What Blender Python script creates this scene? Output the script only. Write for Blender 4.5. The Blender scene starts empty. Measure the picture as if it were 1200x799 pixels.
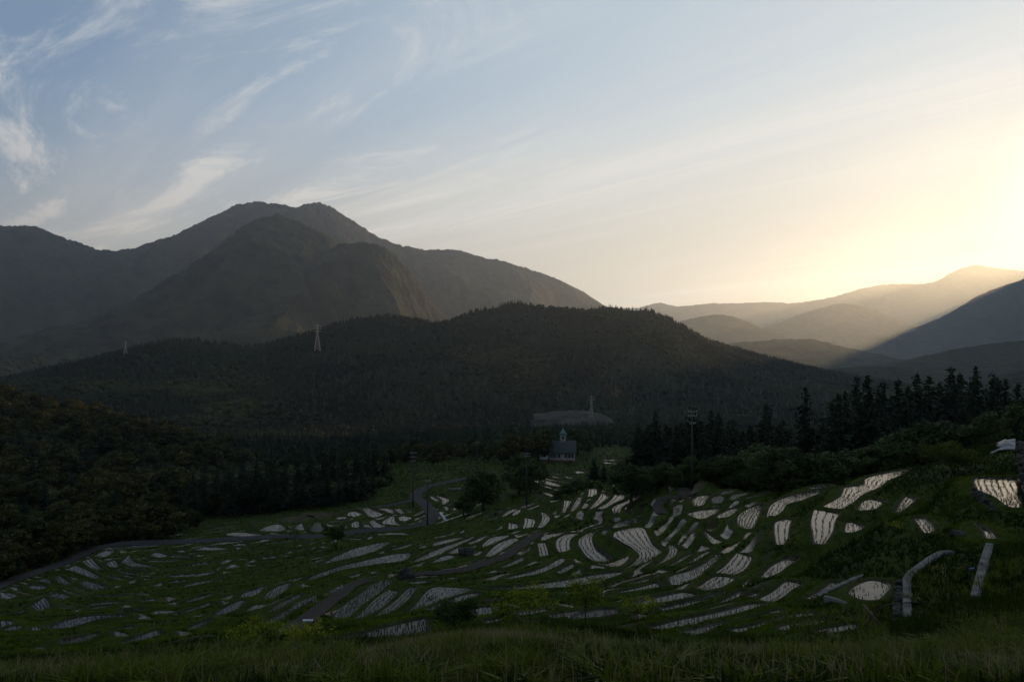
import bpy, math, random
import numpy as np
from mathutils import Vector

# ------------------------------------------------------------------ basics
C = bpy.context.scene.collection
PI = math.pi
F, CX, CY = 800.0, 600.0, 399.5           # the photograph's focal length and centre, in its pixels
rng = np.random.default_rng(7)
SUN_EL, SUN_AZ = math.radians(7.8), math.radians(44.0)   # azimuth from +Y towards +X

scene = bpy.context.scene
cam_d = bpy.data.cameras.new('camera'); cam = bpy.data.objects.new('camera', cam_d); C.objects.link(cam)
cam.location = (0, 0, 0); cam.rotation_euler = (PI / 2, 0, 0)
cam_d.sensor_width = 36; cam_d.lens = 24; cam_d.clip_start = 0.1; cam_d.clip_end = 60000
scene.camera = cam
scene.view_settings.view_transform = 'Standard'
scene.view_settings.look = 'None'
scene.view_settings.gamma = 1
scene.view_settings.exposure = EXPOSURE = 0.0
scene.render.engine = 'CYCLES'
cy = scene.cycles
cy.max_bounces = 5; cy.diffuse_bounces = 2; cy.glossy_bounces = 2; cy.transmission_bounces = 3
cy.volume_bounces = 1; cy.transparent_max_bounces = 6
cy.caustics_reflective = False; cy.caustics_refractive = False
cy.use_denoising = True
cy.sample_clamp_indirect = 4

# ------------------------------------------------------------------ mesh helpers
class MB:
    """Collects numpy verts, quads and triangles and links them as ONE mesh object."""
    def __init__(s): s.v = []; s.q = []; s.t = []; s.n = 0; s.c = []
    def add(s, v, q=None, t=None, col=None):
        v = np.asarray(v, float).reshape(-1, 3)
        if q is not None and len(q): s.q.append(np.asarray(q, int).reshape(-1, 4) + s.n)
        if t is not None and len(t): s.t.append(np.asarray(t, int).reshape(-1, 3) + s.n)
        s.v.append(v); s.n += len(v)
        s.c.append(np.full(len(v), 0.5) if col is None else np.broadcast_to(np.asarray(col, float), (len(v),)))
        return s
    def mesh(s, name, mat=None, smooth=False, attr=None):
        me = bpy.data.meshes.new(name)
        v = np.concatenate(s.v)
        q = np.concatenate(s.q) if s.q else np.zeros((0, 4), int)
        t = np.concatenate(s.t) if s.t else np.zeros((0, 3), int)
        me.vertices.add(len(v)); me.vertices.foreach_set('co', v.astype(np.float32).ravel())
        nl = len(q) * 4 + len(t) * 3
        me.loops.add(nl)
        me.loops.foreach_set('vertex_index', np.concatenate([q.ravel(), t.ravel()]).astype(np.int32))
        me.polygons.add(len(q) + len(t))
        st = np.concatenate([np.arange(len(q)) * 4, len(q) * 4 + np.arange(len(t)) * 3])
        me.polygons.foreach_set('loop_start', st.astype(np.int32))
        if attr:
            a = me.attributes.new(attr, 'FLOAT', 'POINT')
            a.data.foreach_set('value', np.concatenate(s.c).astype(np.float32))
        me.update(calc_edges=True)
        if smooth: me.polygons.foreach_set('use_smooth', np.ones(len(me.polygons), bool))
        if mat: me.materials.append(mat)
        return me
    def build(s, name, mat=None, parent=None, smooth=False, attr=None):
        return link(name, s.mesh(name, mat, smooth, attr), parent)

def link(name, data, parent=None):
    o = bpy.data.objects.new(name, data); C.objects.link(o)
    if parent: o.parent = parent
    return o
def tag(o, label=None, cat=None, group=None, kind=None):
    if label: o['label'] = label
    if cat: o['category'] = cat
    if group: o['group'] = group
    if kind: o['kind'] = kind
    return o
def thing(name, label, cat, loc=(0, 0, 0), rz=0, group=None):
    o = bpy.data.objects.new(name, None); C.objects.link(o)
    o.location = loc; o.rotation_euler = (0, 0, rz); o.empty_display_size = 0.2
    return tag(o, label, cat, group)
def copy_tree(o, parent=None):
    c = o.copy(); C.objects.link(c); c.parent = parent
    for ch in KIDS.get(o.name, list(o.children)):
        copy_tree(ch, c)
    return c
KIDS = {}

def grid_quads(nr, nc):
    i = np.arange(nr - 1)[:, None] * nc + np.arange(nc - 1)[None, :]
    return np.stack([i, i + 1, i + nc + 1, i + nc], -1).reshape(-1, 4)

def box(mb, c, s, rz=0, col=None):
    x, y, z = np.array(s) / 2
    v = np.array([[-x, -y, -z], [x, -y, -z], [x, y, -z], [-x, y, -z], [-x, -y, z], [x, -y, z], [x, y, z], [-x, y, z]])
    ca, sa = math.cos(rz), math.sin(rz)
    v = np.stack([v[:, 0] * ca - v[:, 1] * sa, v[:, 0] * sa + v[:, 1] * ca, v[:, 2]], 1) + np.array(c)
    mb.add(v, [[0, 3, 2, 1], [4, 5, 6, 7], [0, 1, 5, 4], [1, 2, 6, 5], [2, 3, 7, 6], [3, 0, 4, 7]], col=col)
    return mb
def tube(mb, pts, rad, n=8, cap=True, col=None):
    pts = np.asarray(pts, float); m = len(pts)
    rad = np.broadcast_to(np.asarray(rad, float), (m,))
    tan = np.gradient(pts, axis=0); tan /= np.linalg.norm(tan, axis=1)[:, None] + 1e-9
    ref = np.array([0.31, 0.95, 0.05]) if abs(tan[0, 2]) > 0.6 else np.array([0, 0, 1.0])
    u = np.cross(tan, ref); u /= np.linalg.norm(u, axis=1)[:, None] + 1e-9
    w = np.cross(tan, u)
    a = np.arange(n) / n * 2 * PI
    v = pts[:, None] + rad[:, None, None] * (np.cos(a)[None, :, None] * u[:, None] + np.sin(a)[None, :, None] * w[:, None])
    v = v.reshape(-1, 3)
    i = np.arange(m - 1)[:, None] * n + np.arange(n)[None]
    j = np.arange(m - 1)[:, None] * n + (np.arange(n)[None] + 1) % n
    q = np.stack([i, j, j + n, i + n], -1).reshape(-1, 4)
    t = []
    if cap:
        v = np.vstack([v, pts[:1], pts[-1:]])
        for k in range(n):
            t += [[m * n, (k + 1) % n, k], [m * n + 1, (m - 1) * n + k, (m - 1) * n + (k + 1) % n]]
    mb.add(v, q, t, col)
    return mb

# value noise
_perm = rng.random((256, 256))
def vnoise(x, y):
    x = np.asarray(x, float); y = np.asarray(y, float)
    xi = np.floor(x).astype(int); yi = np.floor(y).astype(int)
    fx = x - xi; fy = y - yi
    fx = fx * fx * (3 - 2 * fx); fy = fy * fy * (3 - 2 * fy)
    a = _perm[xi & 255, yi & 255]; b = _perm[(xi + 1) & 255, yi & 255]
    c = _perm[xi & 255, (yi + 1) & 255]; d = _perm[(xi + 1) & 255, (yi + 1) & 255]
    return (a * (1 - fx) + b * fx) * (1 - fy) + (c * (1 - fx) + d * fx) * fy
def fbm(x, y, o=4, g=0.5):
    s = 0; a = 1; t = 0
    for k in range(o):
        s = s + a * (vnoise(x * 2 ** k + 17.3 * k, y * 2 ** k + 9.1 * k) - 0.5); t += a; a *= g
    return s / t * 2
def smooth(t): t = np.clip(t, 0, 1); return t * t * (3 - 2 * t)
def resample(p, n):
    """Smooth (Catmull-Rom) open polyline through p, n points even along its length."""
    p = np.asarray(p, float)
    if len(p) > 2:
        e = np.vstack([2 * p[0] - p[1], p, 2 * p[-1] - p[-2]])
        out = []
        for i in range(1, len(e) - 2):
            a, b, c, d = e[i - 1], e[i], e[i + 1], e[i + 2]
            for t in np.linspace(0, 1, 8, endpoint=False):
                out.append(0.5 * (2 * b + (c - a) * t + (2 * a - 5 * b + 4 * c - d) * t * t + (3 * b - a - 3 * c + d) * t ** 3))
        out.append(p[-1]); p = np.array(out)
    L = np.concatenate([[0], np.cumsum(np.linalg.norm(np.diff(p, axis=0), axis=1))])
    s = np.linspace(0, L[-1], n)
    return np.stack([np.interp(s, L, p[:, k]) for k in range(p.shape[1])], 1)

# ------------------------------------------------------------------ materials
def mat(name): 
    m = bpy.data.materials.new(name); m.use_nodes = True
    return m, m.node_tree.nodes, m.node_tree.links, m.node_tree.nodes['Principled BSDF']
def ramp(N, cols):
    r = N.new('ShaderNodeValToRGB'); e = r.color_ramp.elements
    while len(e) < len(cols): e.new(0.5)
    for k, (p, c) in enumerate(cols): e[k].position = p; e[k].color = (*c, 1)
    return r
def noise_mat(name, c0, c1, scale, rough=0.8, detail=4, bump=0.0, bscale=None, coord='Object', spec=0.08):
    m, N, L, b = mat(name)
    tc = N.new('ShaderNodeTexCoord'); n = N.new('ShaderNodeTexNoise')
    n.inputs['Scale'].default_value = scale; n.inputs['Detail'].default_value = detail
    L.new(tc.outputs[coord], n.inputs['Vector'])
    r = ramp(N, [(0.35, c0), (0.65, c1)])
    L.new(n.outputs['Fac'], r.inputs['Fac']); L.new(r.outputs['Color'], b.inputs['Base Color'])
    b.inputs['Roughness'].default_value = rough; b.inputs['Specular IOR Level'].default_value = spec
    if bump:
        n2 = N.new('ShaderNodeTexNoise'); n2.inputs['Scale'].default_value = bscale or scale * 4; n2.inputs['Detail'].default_value = 3
        L.new(tc.outputs[coord], n2.inputs['Vector'])
        bp = N.new('ShaderNodeBump'); bp.inputs['Strength'].default_value = 1.0; bp.inputs['Distance'].default_value = bump
        L.new(n2.outputs['Fac'], bp.inputs['Height']); L.new(bp.outputs['Normal'], b.inputs['Normal'])
    return m
def leaf_mat(name, c0, c1, trans=0.3, rough=0.55, attr='tint', objrand=0.35, c2=None):
    """Leaf colour varies with a per-leaf tint and per plant; some light passes through."""
    m, N, L, b = mat(name)
    a = N.new('ShaderNodeAttribute'); a.attribute_name = attr
    oi = N.new('ShaderNodeObjectInfo')
    ml = N.new('ShaderNodeMath'); ml.operation = 'MULTIPLY_ADD'; ml.inputs[1].default_value = objrand
    ad = N.new('ShaderNodeMath'); ad.operation = 'SUBTRACT'; ad.inputs[1].default_value = objrand / 2
    L.new(oi.outputs['Random'], ml.inputs[0]); L.new(a.outputs['Fac'], ml.inputs[2]); L.new(ml.outputs[0], ad.inputs[0])
    r = ramp(N, [(0.1, c0), (0.9, c1)] if c2 is None else [(0.08, c0), (0.55, c1), (0.70, tuple((a + b) / 2 for a, b in zip(c1, c2))), (0.92, c2)])
    L.new(ad.outputs[0], r.inputs['Fac']); L.new(r.outputs['Color'], b.inputs['Base Color'])
    b.inputs['Roughness'].default_value = rough; b.inputs['Specular IOR Level'].default_value = 0.06
    if trans:
        out = N['Material Output']; tr = N.new('ShaderNodeBsdfTranslucent'); mx = N.new('ShaderNodeMixShader')
        mx.inputs[0].default_value = trans
        L.new(r.outputs['Color'], tr.inputs['Color'])
        L.new(b.outputs[0], mx.inputs[1]); L.new(tr.outputs[0], mx.inputs[2]); L.new(mx.outputs[0], out.inputs['Surface'])
    return m
def plain(name, c, rough=0.6, metal=0.0, var=0.25, scale=3.0):
    c = np.array(c)
    m = noise_mat(name, tuple(c * (1 - var)), tuple(np.minimum(c * (1 + var), 1)), scale, rough)
    m.node_tree.nodes['Principled BSDF'].inputs['Metallic'].default_value = metal
    return m

M = {}
M['conifer'] = leaf_mat('conifer_needles', (0.006, 0.012, 0.007), (0.016, 0.029, 0.013), 0.12, 0.6)
M['broad'] = leaf_mat('broadleaf', (0.018, 0.034, 0.010), (0.055, 0.080, 0.020), 0.25)
M['autumn'] = leaf_mat('hill_leaves', (0.009, 0.016, 0.004), (0.062, 0.060, 0.014), 0.25)
M['farconifer'] = leaf_mat('far_conifers', (0.004, 0.008, 0.004), (0.019, 0.027, 0.010), 0.0, 0.8, objrand=0)
M['farbroad'] = leaf_mat('far_broadleaf', (0.008, 0.014, 0.005), (0.036, 0.040, 0.012), 0.0, 0.8, objrand=0)
HILLPTS = []
M['roundtree'] = leaf_mat('round_tree_leaves', (0.018, 0.032, 0.005), (0.070, 0.088, 0.012), 0.35)
M['young'] = leaf_mat('young_leaves', (0.060, 0.095, 0.009), (0.26, 0.285, 0.028), 0.4)
M['shrub'] = leaf_mat('shrub_leaves', (0.016, 0.032, 0.008), (0.05, 0.085, 0.018), 0.25)
M['bark'] = noise_mat('bark', (0.02, 0.015, 0.011), (0.06, 0.045, 0.033), 6, 0.9)
M['grass'] = leaf_mat('grass_blades', (0.008, 0.019, 0.002), (0.098, 0.135, 0.007), 0.35)
M['meadow'] = leaf_mat('meadow_grass', (0.012, 0.024, 0.003), (0.096, 0.122, 0.012), 0.35, c2=(0.21, 0.155, 0.11))
M['rice'] = leaf_mat('rice_seedlings', (0.012, 0.024, 0.005), (0.035, 0.060, 0.011), 0.25)
M['hillside'] = noise_mat('hillside', (0.008, 0.012, 0.006), (0.020, 0.026, 0.011), 0.012, 0.9, 6, 9.0, 0.07)
M['farhill'] = noise_mat('far_hillside', (0.004, 0.007, 0.004), (0.030, 0.034, 0.016), 0.011, 0.9, 12, 14.0, 0.035)

def ground_mat():
    m, N, L, b = mat('turf')
    tc = N.new('ShaderNodeTexCoord')
    n = N.new('ShaderNodeTexNoise'); n.inputs['Scale'].default_value = 0.35; n.inputs['Detail'].default_value = 8
    L.new(tc.outputs['Object'], n.inputs['Vector'])
    r = ramp(N, [(0.3, (0.012, 0.022, 0.004)), (0.55, (0.025, 0.040, 0.006)), (0.75, (0.045, 0.054, 0.012))])
    L.new(n.outputs['Fac'], r.inputs['Fac'])
    a = N.new('ShaderNodeAttribute'); a.attribute_name = 'mud'
    mx = N.new('ShaderNodeMix'); mx.data_type = 'RGBA'
    n3 = N.new('ShaderNodeTexNoise'); n3.inputs['Scale'].default_value = 2.0
    L.new(tc.outputs['Object'], n3.inputs['Vector'])
    r3 = ramp(N, [(0.3, (0.018, 0.015, 0.010)), (0.7, (0.05, 0.042, 0.030))])
    L.new(n3.outputs['Fac'], r3.inputs['Fac'])
    L.new(a.outputs['Fac'], mx.inputs['Factor']); L.new(r.outputs['Color'], mx.inputs['A']); L.new(r3.outputs['Color'], mx.inputs['B'])
    L.new(mx.outputs['Result'], b.inputs['Base Color'])
    mr = N.new('ShaderNodeMapRange'); L.new(a.outputs['Fac'], mr.inputs[0]); mr.inputs[1].default_value = 0.80; mr.inputs[2].default_value = 0.97; mr.inputs[3].default_value = 0.9; mr.inputs[4].default_value = 0.22
    L.new(mr.outputs[0], b.inputs['Roughness'])
    ms = N.new('ShaderNodeMapRange'); L.new(a.outputs['Fac'], ms.inputs[0]); ms.inputs[1].default_value = 0.80; ms.inputs[2].default_value = 0.97; ms.inputs[3].default_value = 0.03; ms.inputs[4].default_value = 0.24
    L.new(ms.outputs[0], b.inputs['Specular IOR Level'])
    n2 = N.new('ShaderNodeTexNoise'); n2.inputs['Scale'].default_value = 5; n2.inputs['Detail'].default_value = 5
    L.new(tc.outputs['Object'], n2.inputs['Vector'])
    bp = N.new('ShaderNodeBump'); bp.inputs['Distance'].default_value = 0.06
    L.new(n2.outputs['Fac'], bp.inputs['Height']); L.new(bp.outputs['Normal'], b.inputs['Normal'])
    return m
M['turf'] = ground_mat()

def water_mat(name, c0, c1, rough, bump=0.004):
    m, N, L, b = mat(name)
    tc = N.new('ShaderNodeTexCoord'); n = N.new('ShaderNodeTexNoise'); n.inputs['Scale'].default_value = 0.8; n.inputs['Detail'].default_value = 5
    L.new(tc.outputs['Object'], n.inputs['Vector'])
    r = ramp(N, [(0.35, c0), (0.7, c1)]); L.new(n.outputs['Fac'], r.inputs['Fac']); L.new(r.outputs['Color'], b.inputs['Base Color'])
    rr = N.new('ShaderNodeMapRange'); L.new(n.outputs['Fac'], rr.inputs[0]); rr.inputs[1].default_value = 0.42; rr.inputs[2].default_value = 0.68; rr.inputs[3].default_value = rough; rr.inputs[4].default_value = rough + 0.20
    L.new(rr.outputs[0], b.inputs['Roughness']); b.inputs['IOR'].default_value = 1.24; b.inputs['Specular IOR Level'].default_value = 0.5
    n2 = N.new('ShaderNodeTexNoise'); n2.inputs['Scale'].default_value = 5.0; n2.inputs['Detail'].default_value = 2
    L.new(tc.outputs['Object'], n2.inputs['Vector'])
    bp = N.new('ShaderNodeBump'); bp.inputs['Distance'].default_value = bump; L.new(n2.outputs['Fac'], bp.inputs['Height'])
    L.new(bp.outputs['Normal'], b.inputs['Normal'])
    return m
M['water'] = water_mat('paddy_water', (0.010, 0.009, 0.007), (0.026, 0.023, 0.017), 0.06)
M['mud'] = water_mat('wet_mud', (0.022, 0.019, 0.015), (0.05, 0.044, 0.035), 0.42, 0.05)
M['soil'] = noise_mat('bare_soil', (0.025, 0.024, 0.012), (0.055, 0.050, 0.026), 0.8, 0.9, 5, 0.1, 4)
M['asphalt'] = noise_mat('asphalt', (0.022, 0.022, 0.024), (0.036, 0.035, 0.037), 1.5, 0.85, 6, 0.01, 30)
M['gravel'] = noise_mat('dirt_track', (0.020, 0.017, 0.015), (0.048, 0.041, 0.035), 2.5, 0.9, 6, 0.05, 12)
M['concrete'] = noise_mat('concrete', (0.07, 0.07, 0.067), (0.16, 0.158, 0.15), 1.6, 0.85, 8, 0.02, 18)
M['stone'] = noise_mat('stone', (0.018, 0.018, 0.016), (0.065, 0.062, 0.056), 1.3, 0.85, 7, 0.06, 6)
M['pole'] = plain('weathered_pole', (0.05, 0.045, 0.042), 0.8, 0, 0.2, 1.5)
M['steel'] = plain('galvanised_steel', (0.22, 0.22, 0.22), 0.6, 0.3)
M['pylon'] = plain('pale_steel', (0.27, 0.26, 0.25), 0.6, 0.1)
M['ceramic'] = plain('white_ceramic', (0.35, 0.35, 0.34), 0.4)
M['wood'] = plain('weathered_wood', (0.13, 0.105, 0.08), 0.85, 0, 0.35, 5)
M['black'] = plain('black_rubber', (0.015, 0.015, 0.016), 0.5)
M['blue'] = plain('blue_plastic', (0.08, 0.14, 0.28), 0.4)
M['tarp'] = noise_mat('plastic_sheet', (0.12, 0.125, 0.135), (0.27, 0.27, 0.28), 0.8, 0.34, 4, 0.05, 3)
M['white'] = plain('white_sheet', (0.36, 0.38, 0.40), 0.5, 0, 0.1)
M['plaster'] = plain('off_white_plaster', (0.26, 0.25, 0.23), 0.8, 0, 0.2, 0.6)
M['slate'] = noise_mat('green_grey_roof', (0.034, 0.044, 0.044), (0.060, 0.074, 0.072), 1.2, 0.6, 6, 0.04, 3)
M['copper'] = plain('green_copper', (0.085, 0.155, 0.145), 0.5, 0, 0.2, 2)
M['redwood'] = plain('reddish_timber', (0.085, 0.040, 0.030), 0.8)
M['darkwood'] = plain('dark_timber', (0.05, 0.04, 0.035), 0.8)
def glass_mat():
    m, N, L, b = mat('window_glass')
    b.inputs['Base Color'].default_value = (0.03, 0.035, 0.04, 1); b.inputs['Roughness'].default_value = 0.08
    return m
M['glass'] = glass_mat()
M['metalroof'] = plain('pale_metal_roof', (0.20, 0.21, 0.23), 0.45, 0.2)
M['dirt'] = noise_mat('cleared_earth', (0.016, 0.016, 0.012), (0.060, 0.054, 0.044), 0.06, 0.95, 7, 0.4, 0.5)

# ------------------------------------------------------------------ light and sky
def sky():
    w = bpy.data.worlds.new('World'); scene.world = w; w.use_nodes = True
    N, L = w.node_tree.nodes, w.node_tree.links
    bg = N['Background']; bg.inputs['Strength'].default_value = SKY_STR
    s = N.new('ShaderNodeTexSky'); s.sky_type = 'NISHITA'; s.sun_disc = False
    s.sun_elevation = SUN_EL; s.sun_rotation = SUN_AZ
    s.altitude = 200; s.air_density = SKY_AIR; s.dust_density = SKY_DUST; s.ozone_density = SKY_OZ
    tc = N.new('ShaderNodeTexCoord')
    def math_(op, a, b=None, c=None):
        n = N.new('ShaderNodeMath'); n.operation = op
        for k, x in enumerate((a, b, c)):
            if x is None: continue
            if isinstance(x, (int, float)): n.inputs[k].default_value = x
            else: L.new(x, n.inputs[k])
        return n.outputs[0]
    def sstep(x, a, b):
        n = N.new('ShaderNodeMapRange'); n.interpolation_type = 'SMOOTHSTEP'
        L.new(x, n.inputs[0]); n.inputs[1].default_value = a; n.inputs[2].default_value = b
        return n.outputs[0]
    sep = N.new('ShaderNodeSeparateXYZ'); L.new(tc.outputs['Generated'], sep.inputs[0])
    X, Y, Z = sep.outputs
    zz = math_('MAXIMUM', math_('ADD', Z, 0.06), 0.03)
    px = math_('DIVIDE', X, zz); py = math_('DIVIDE', Y, zz)      # position on a high flat cloud layer
    dx, dy = math.sin(math.radians(-43)), math.cos(math.radians(-43))
    al = math_('ADD', math_('MULTIPLY', px, dx), math_('MULTIPLY', py, dy))        # along the wind
    ac = math_('ADD', math_('MULTIPLY', px, dy), math_('MULTIPLY', py, -dx))       # across it
    def noise(sa, sc, off, detail=6, rough=0.6, dist=0.0):
        cb = N.new('ShaderNodeCombineXYZ')
        L.new(math_('MULTIPLY', al, sa), cb.inputs[0]); L.new(math_('MULTIPLY', ac, sc), cb.inputs[1]); cb.inputs[2].default_value = off
        n = N.new('ShaderNodeTexNoise'); n.inputs['Scale'].default_value = 1; n.inputs['Detail'].default_value = detail
        n.inputs['Roughness'].default_value = rough; n.inputs['Distortion'].default_value = dist
        L.new(cb.outputs[0], n.inputs['Vector']); return n.outputs['Fac']
    streak = sstep(noise(0.16, 1.9, 1.7, 8, 0.62, 0.6), 0.40, 0.72)       # long fine streaks
    broad = sstep(noise(0.10, 0.5, 5.2, 5, 0.55, 0.4), 0.35, 0.70)        # veils
    tuft = sstep(noise(0.62, 2.0, 14.2, 10, 0.68, 1.9), 0.47, 0.70)         # curled wisps
    patch = sstep(noise(0.35, 0.6, 7.9, 3, 0.5, 0.3), 0.30, 0.52)
    # sharper cirrus lies up to the west (the photograph's left side), smooth veils towards the sun
    west = sstep(X, 0.25, -0.45)
    cl = math_('MULTIPLY', math_('MULTIPLY', tuft, patch), math_('MULTIPLY', west, 0.78))
    cl = math_('ADD', cl, math_('MULTIPLY', math_('MULTIPLY', streak, broad), 0.62))
    cl = math_('ADD', cl, math_('MULTIPLY', broad, 0.20))
    cl = math_('MINIMUM', cl, 0.85)
    # a cloud is lit by the same low sun: whiter up high, creamier near the horizon and the sun
    low = sstep(Z, 0.36, 0.03)
    sunv = Vector((math.sin(SUN_AZ) * math.cos(SUN_EL), math.cos(SUN_AZ) * math.cos(SUN_EL), math.sin(SUN_EL)))
    dt = N.new('ShaderNodeVectorMath'); dt.operation = 'DOT_PRODUCT'; L.new(tc.outputs['Generated'], dt.inputs[0]); dt.inputs[1].default_value = sunv
    near = sstep(dt.outputs['Value'], -0.02, 0.90)
    def mixc(f, a, b):
        n = N.new('ShaderNodeMix'); n.data_type = 'RGBA'
        if isinstance(f, (int, float)): n.inputs['Factor'].default_value = f
        else: L.new(f, n.inputs['Factor'])
        for k, x in (('A', a), ('B', b)):
            if isinstance(x, tuple): n.inputs[k].default_value = (*x, 1)
            else: L.new(x, n.inputs[k])
        return n.outputs['Result']
    k = 1.0 / SKY_STR
    sc = lambda c: tuple(k * v for v in c)
    hi = mixc(near, sc(HI_FAR), sc(HI_NEAR)); lo = mixc(near, sc(LO_FAR), sc(LO_NEAR))
    cc = mixc(low, hi, lo)                                        # what the thin ice veil scatters
    veil = math_('MINIMUM', math_('ADD', math_('ADD', math_('MULTIPLY', low, VEIL[1]), math_('MULTIPLY', near, VEIL[2])), VEIL[0]), 0.97)
    col = mixc(veil, s.outputs[0], cc)
    glow = sstep(dt.outputs['Value'], 0.982, 0.9995)
    col = mixc(math_('MULTIPLY', glow, 0.72), col, sc(GLOW))
    cb = mixc(low, mixc(near, sc(CL_FAR), sc(CL_NEAR)), mixc(near, sc(CLO_FAR), sc(CL_NEAR)))   # the denser wisps
    cc = cb
    col = mixc(cl, col, cc)
    L.new(col, bg.inputs['Color'])
    return sunv
GRASS_N, MEADOW_N = 190000, 115000
SKY_STR, SKY_AIR, SKY_DUST, SKY_OZ = 0.15, 1.0, 0.4, 3.0
HI_FAR, HI_NEAR, LO_FAR, LO_NEAR = (0.22, 0.31, 0.45), (0.55, 0.64, 0.70), (0.42, 0.39, 0.34), (0.77, 0.68, 0.54)
GLOW = (1.6, 1.38, 0.98)
CL_FAR, CL_NEAR, CLO_FAR = (0.64, 0.65, 0.66), (0.88, 0.84, 0.76), (0.56, 0.49, 0.42)
VEIL = (0.42, 0.45, 0.44)
sunv = sky()
sl = bpy.data.lights.new('sun', 'SUN'); sl.energy = 5.0; sl.angle = math.radians(0.5); sl.color = (1.0, 0.58, 0.25)
so = bpy.data.objects.new('sun', sl); C.objects.link(so)
so.rotation_euler = (-sunv).to_track_quat('-Z', 'Y').to_euler()
so.location = (300, 300, 400)
# ------------------------------------------------------------------ the lie of the land
# Control points read off the photograph: at image column px, depth (m) -> image row of the ground
COLS = {
 -400: [(4,930),(8,835),(14,800),(24,778),(45,756),(62,728),(85,698),(105,678),(130,656),(160,636),(200,605),(260,570),(330,525),(400,480),(460,470),(600,520)],
 0:   [(4,930),(8,835),(14,806),(24,790),(45,758),(62,730),(85,700),(105,682),(130,661),(160,640),(200,607),(260,575),(330,528),(400,482),(450,474),(600,520)],
 130: [(4,930),(8,835),(14,804),(24,784),(45,752),(62,726),(85,697),(108,676),(132,655),(165,634),(200,608),(260,585),(330,548),(400,508),(450,498),(600,526)],
 300: [(4,930),(8,833),(14,799),(22,776),(40,746),(60,720),(80,690),(110,660),(150,631),(180,612),(210,598),(300,562),(400,540),(600,523)],
 500: [(4,930),(8,832),(13,799),(24,761),(38,735),(58,701),(78,671),(105,641),(150,614),(200,582),(240,562),(280,547),(400,532),(600,518)],
 650: [(4,930),(8,832),(13,799),(26,743),(40,719),(52,700),(70,670),(88,640),(115,611),(150,590),(200,569),(270,547),(315,540),(400,524),(600,512)],
 745: [(4,930),(8,832),(13,800),(28,752),(50,700),(64,670),(80,640),(98,611),(112,592),(122,577),(132,569),(165,572),(270,548),(400,525),(600,512)],
 811: [(4,930),(8,832),(13,800),(28,757),(46,700),(58,670),(70,640),(86,611),(98,591),(110,570),(140,582),(180,585),(300,548),(600,515)],
 950: [(4,930),(8,830),(13,800),(26,753),(40,700),(48,671),(56,641),(68,610),(78,591),(91,571),(115,592),(160,600),(300,552),(600,515)],
 1050:[(4,930),(8,830),(13,800),(26,741),(32,703),(40,670),(46,641),(54,610),(64,580),(76,554),(95,570),(140,590),(300,552),(600,515)],
 1190:[(4,930),(8,830),(13,798),(24,718),(29,700),(33,671),(38,640),(46,600),(51,577),(57,557),(66,540),(76,524),(95,536),(130,560),(300,540),(600,510)],
 1600:[(4,930),(8,830),(13,796),(24,716),(29,690),(33,662),(38,630),(46,590),(51,565),(57,545),(66,525),(76,508),(95,500),(120,505),(300,500),(600,490)],
}
cp = []
for px, rows in COLS.items():
    for d, y in rows: cp.append(((px - CX) / F, math.log(d), y))
    for d, z in ((850, -112), (1200, -125), (2500, -135), (6000, -145), (16500, -155)):
        cp.append(((px - CX) / F, math.log(d), CY - z / d * F))
cp = np.array(cp)
_P = cp[:, :2] * np.array([2.2, 1.0])
def _phi(r2): return 0.5 * r2 * np.log(r2 + 1e-12)
def _solve(P, val, lam=2e-4):
    n = len(P); K = _phi(((P[:, None] - P[None]) ** 2).sum(-1)) + lam * np.eye(n)
    T = np.hstack([np.ones((n, 1)), P]); A = np.block([[K, T], [T.T, np.zeros((3, 3))]])
    return np.linalg.solve(A, np.concatenate([val, np.zeros(3)]))
_W = _solve(_P, cp[:, 2])
def prow(a, y):
    """Image row of the ground seen along column-slope a = X/Y at depth y."""
    a = np.asarray(a, float); sh = np.broadcast(a, y).shape
    a = np.broadcast_to(a, sh).ravel(); l = np.log(np.broadcast_to(y, sh).ravel())
    a = np.clip(a, -1.3, 1.3)
    out = np.empty(len(a))
    for i in range(0, len(a), 20000):
        q = np.stack([a[i:i + 20000] * 2.2, l[i:i + 20000]], 1)
        r2 = ((q[:, None] - _P[None]) ** 2).sum(-1)
        out[i:i + 20000] = _phi(r2) @ _W[:-3] + _W[-3] + q @ _W[-2:]
    return out.reshape(sh)
# sample once on a table, then interpolate
TA = np.linspace(-1.3, 1.3, 131); TL = np.linspace(math.log(3), math.log(16500), 420)
TAB = prow(TA[:, None], np.exp(TL)[None])
TABZ = (CY - TAB) / F * np.exp(TL)[None]
def bil(tab, a, l):
    fa = np.clip((a - TA[0]) / (TA[1] - TA[0]), 0, len(TA) - 1.001); fl = np.clip((l - TL[0]) / (TL[1] - TL[0]), 0, len(TL) - 1.001)
    i = fa.astype(int); j = fl.astype(int); u = fa - i; v = fl - j
    return (tab[i, j] * (1 - u) + tab[i + 1, j] * u) * (1 - v) + (tab[i, j + 1] * (1 - u) + tab[i + 1, j + 1] * u) * v
def gz(x, y):
    x = np.asarray(x, float); y = np.maximum(np.asarray(y, float), 3.0)
    return bil(TABZ, x / y, np.log(y))
def hit(px, py, ymin=9.0):
    """Depth at which the ray through photo point (px, py) meets the ground."""
    a = (px - CX) / F; l = np.linspace(math.log(ymin), math.log(900), 1500)
    r = bil(TAB, np.full(1500, a), l)
    k = np.argmax(r <= py)
    if r[k] > py: return 600.0
    return math.exp(l[k])
def at(px, py, ymin=9.0, lift=0.0):
    d = hit(px, py, ymin); return np.array([(px - CX) / F * d, d, float(gz((px - CX) / F * d, d)) + lift])
def pt(px, py, d): return np.array([(px - CX) / F * d, d, (CY - py) / F * d])

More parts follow.
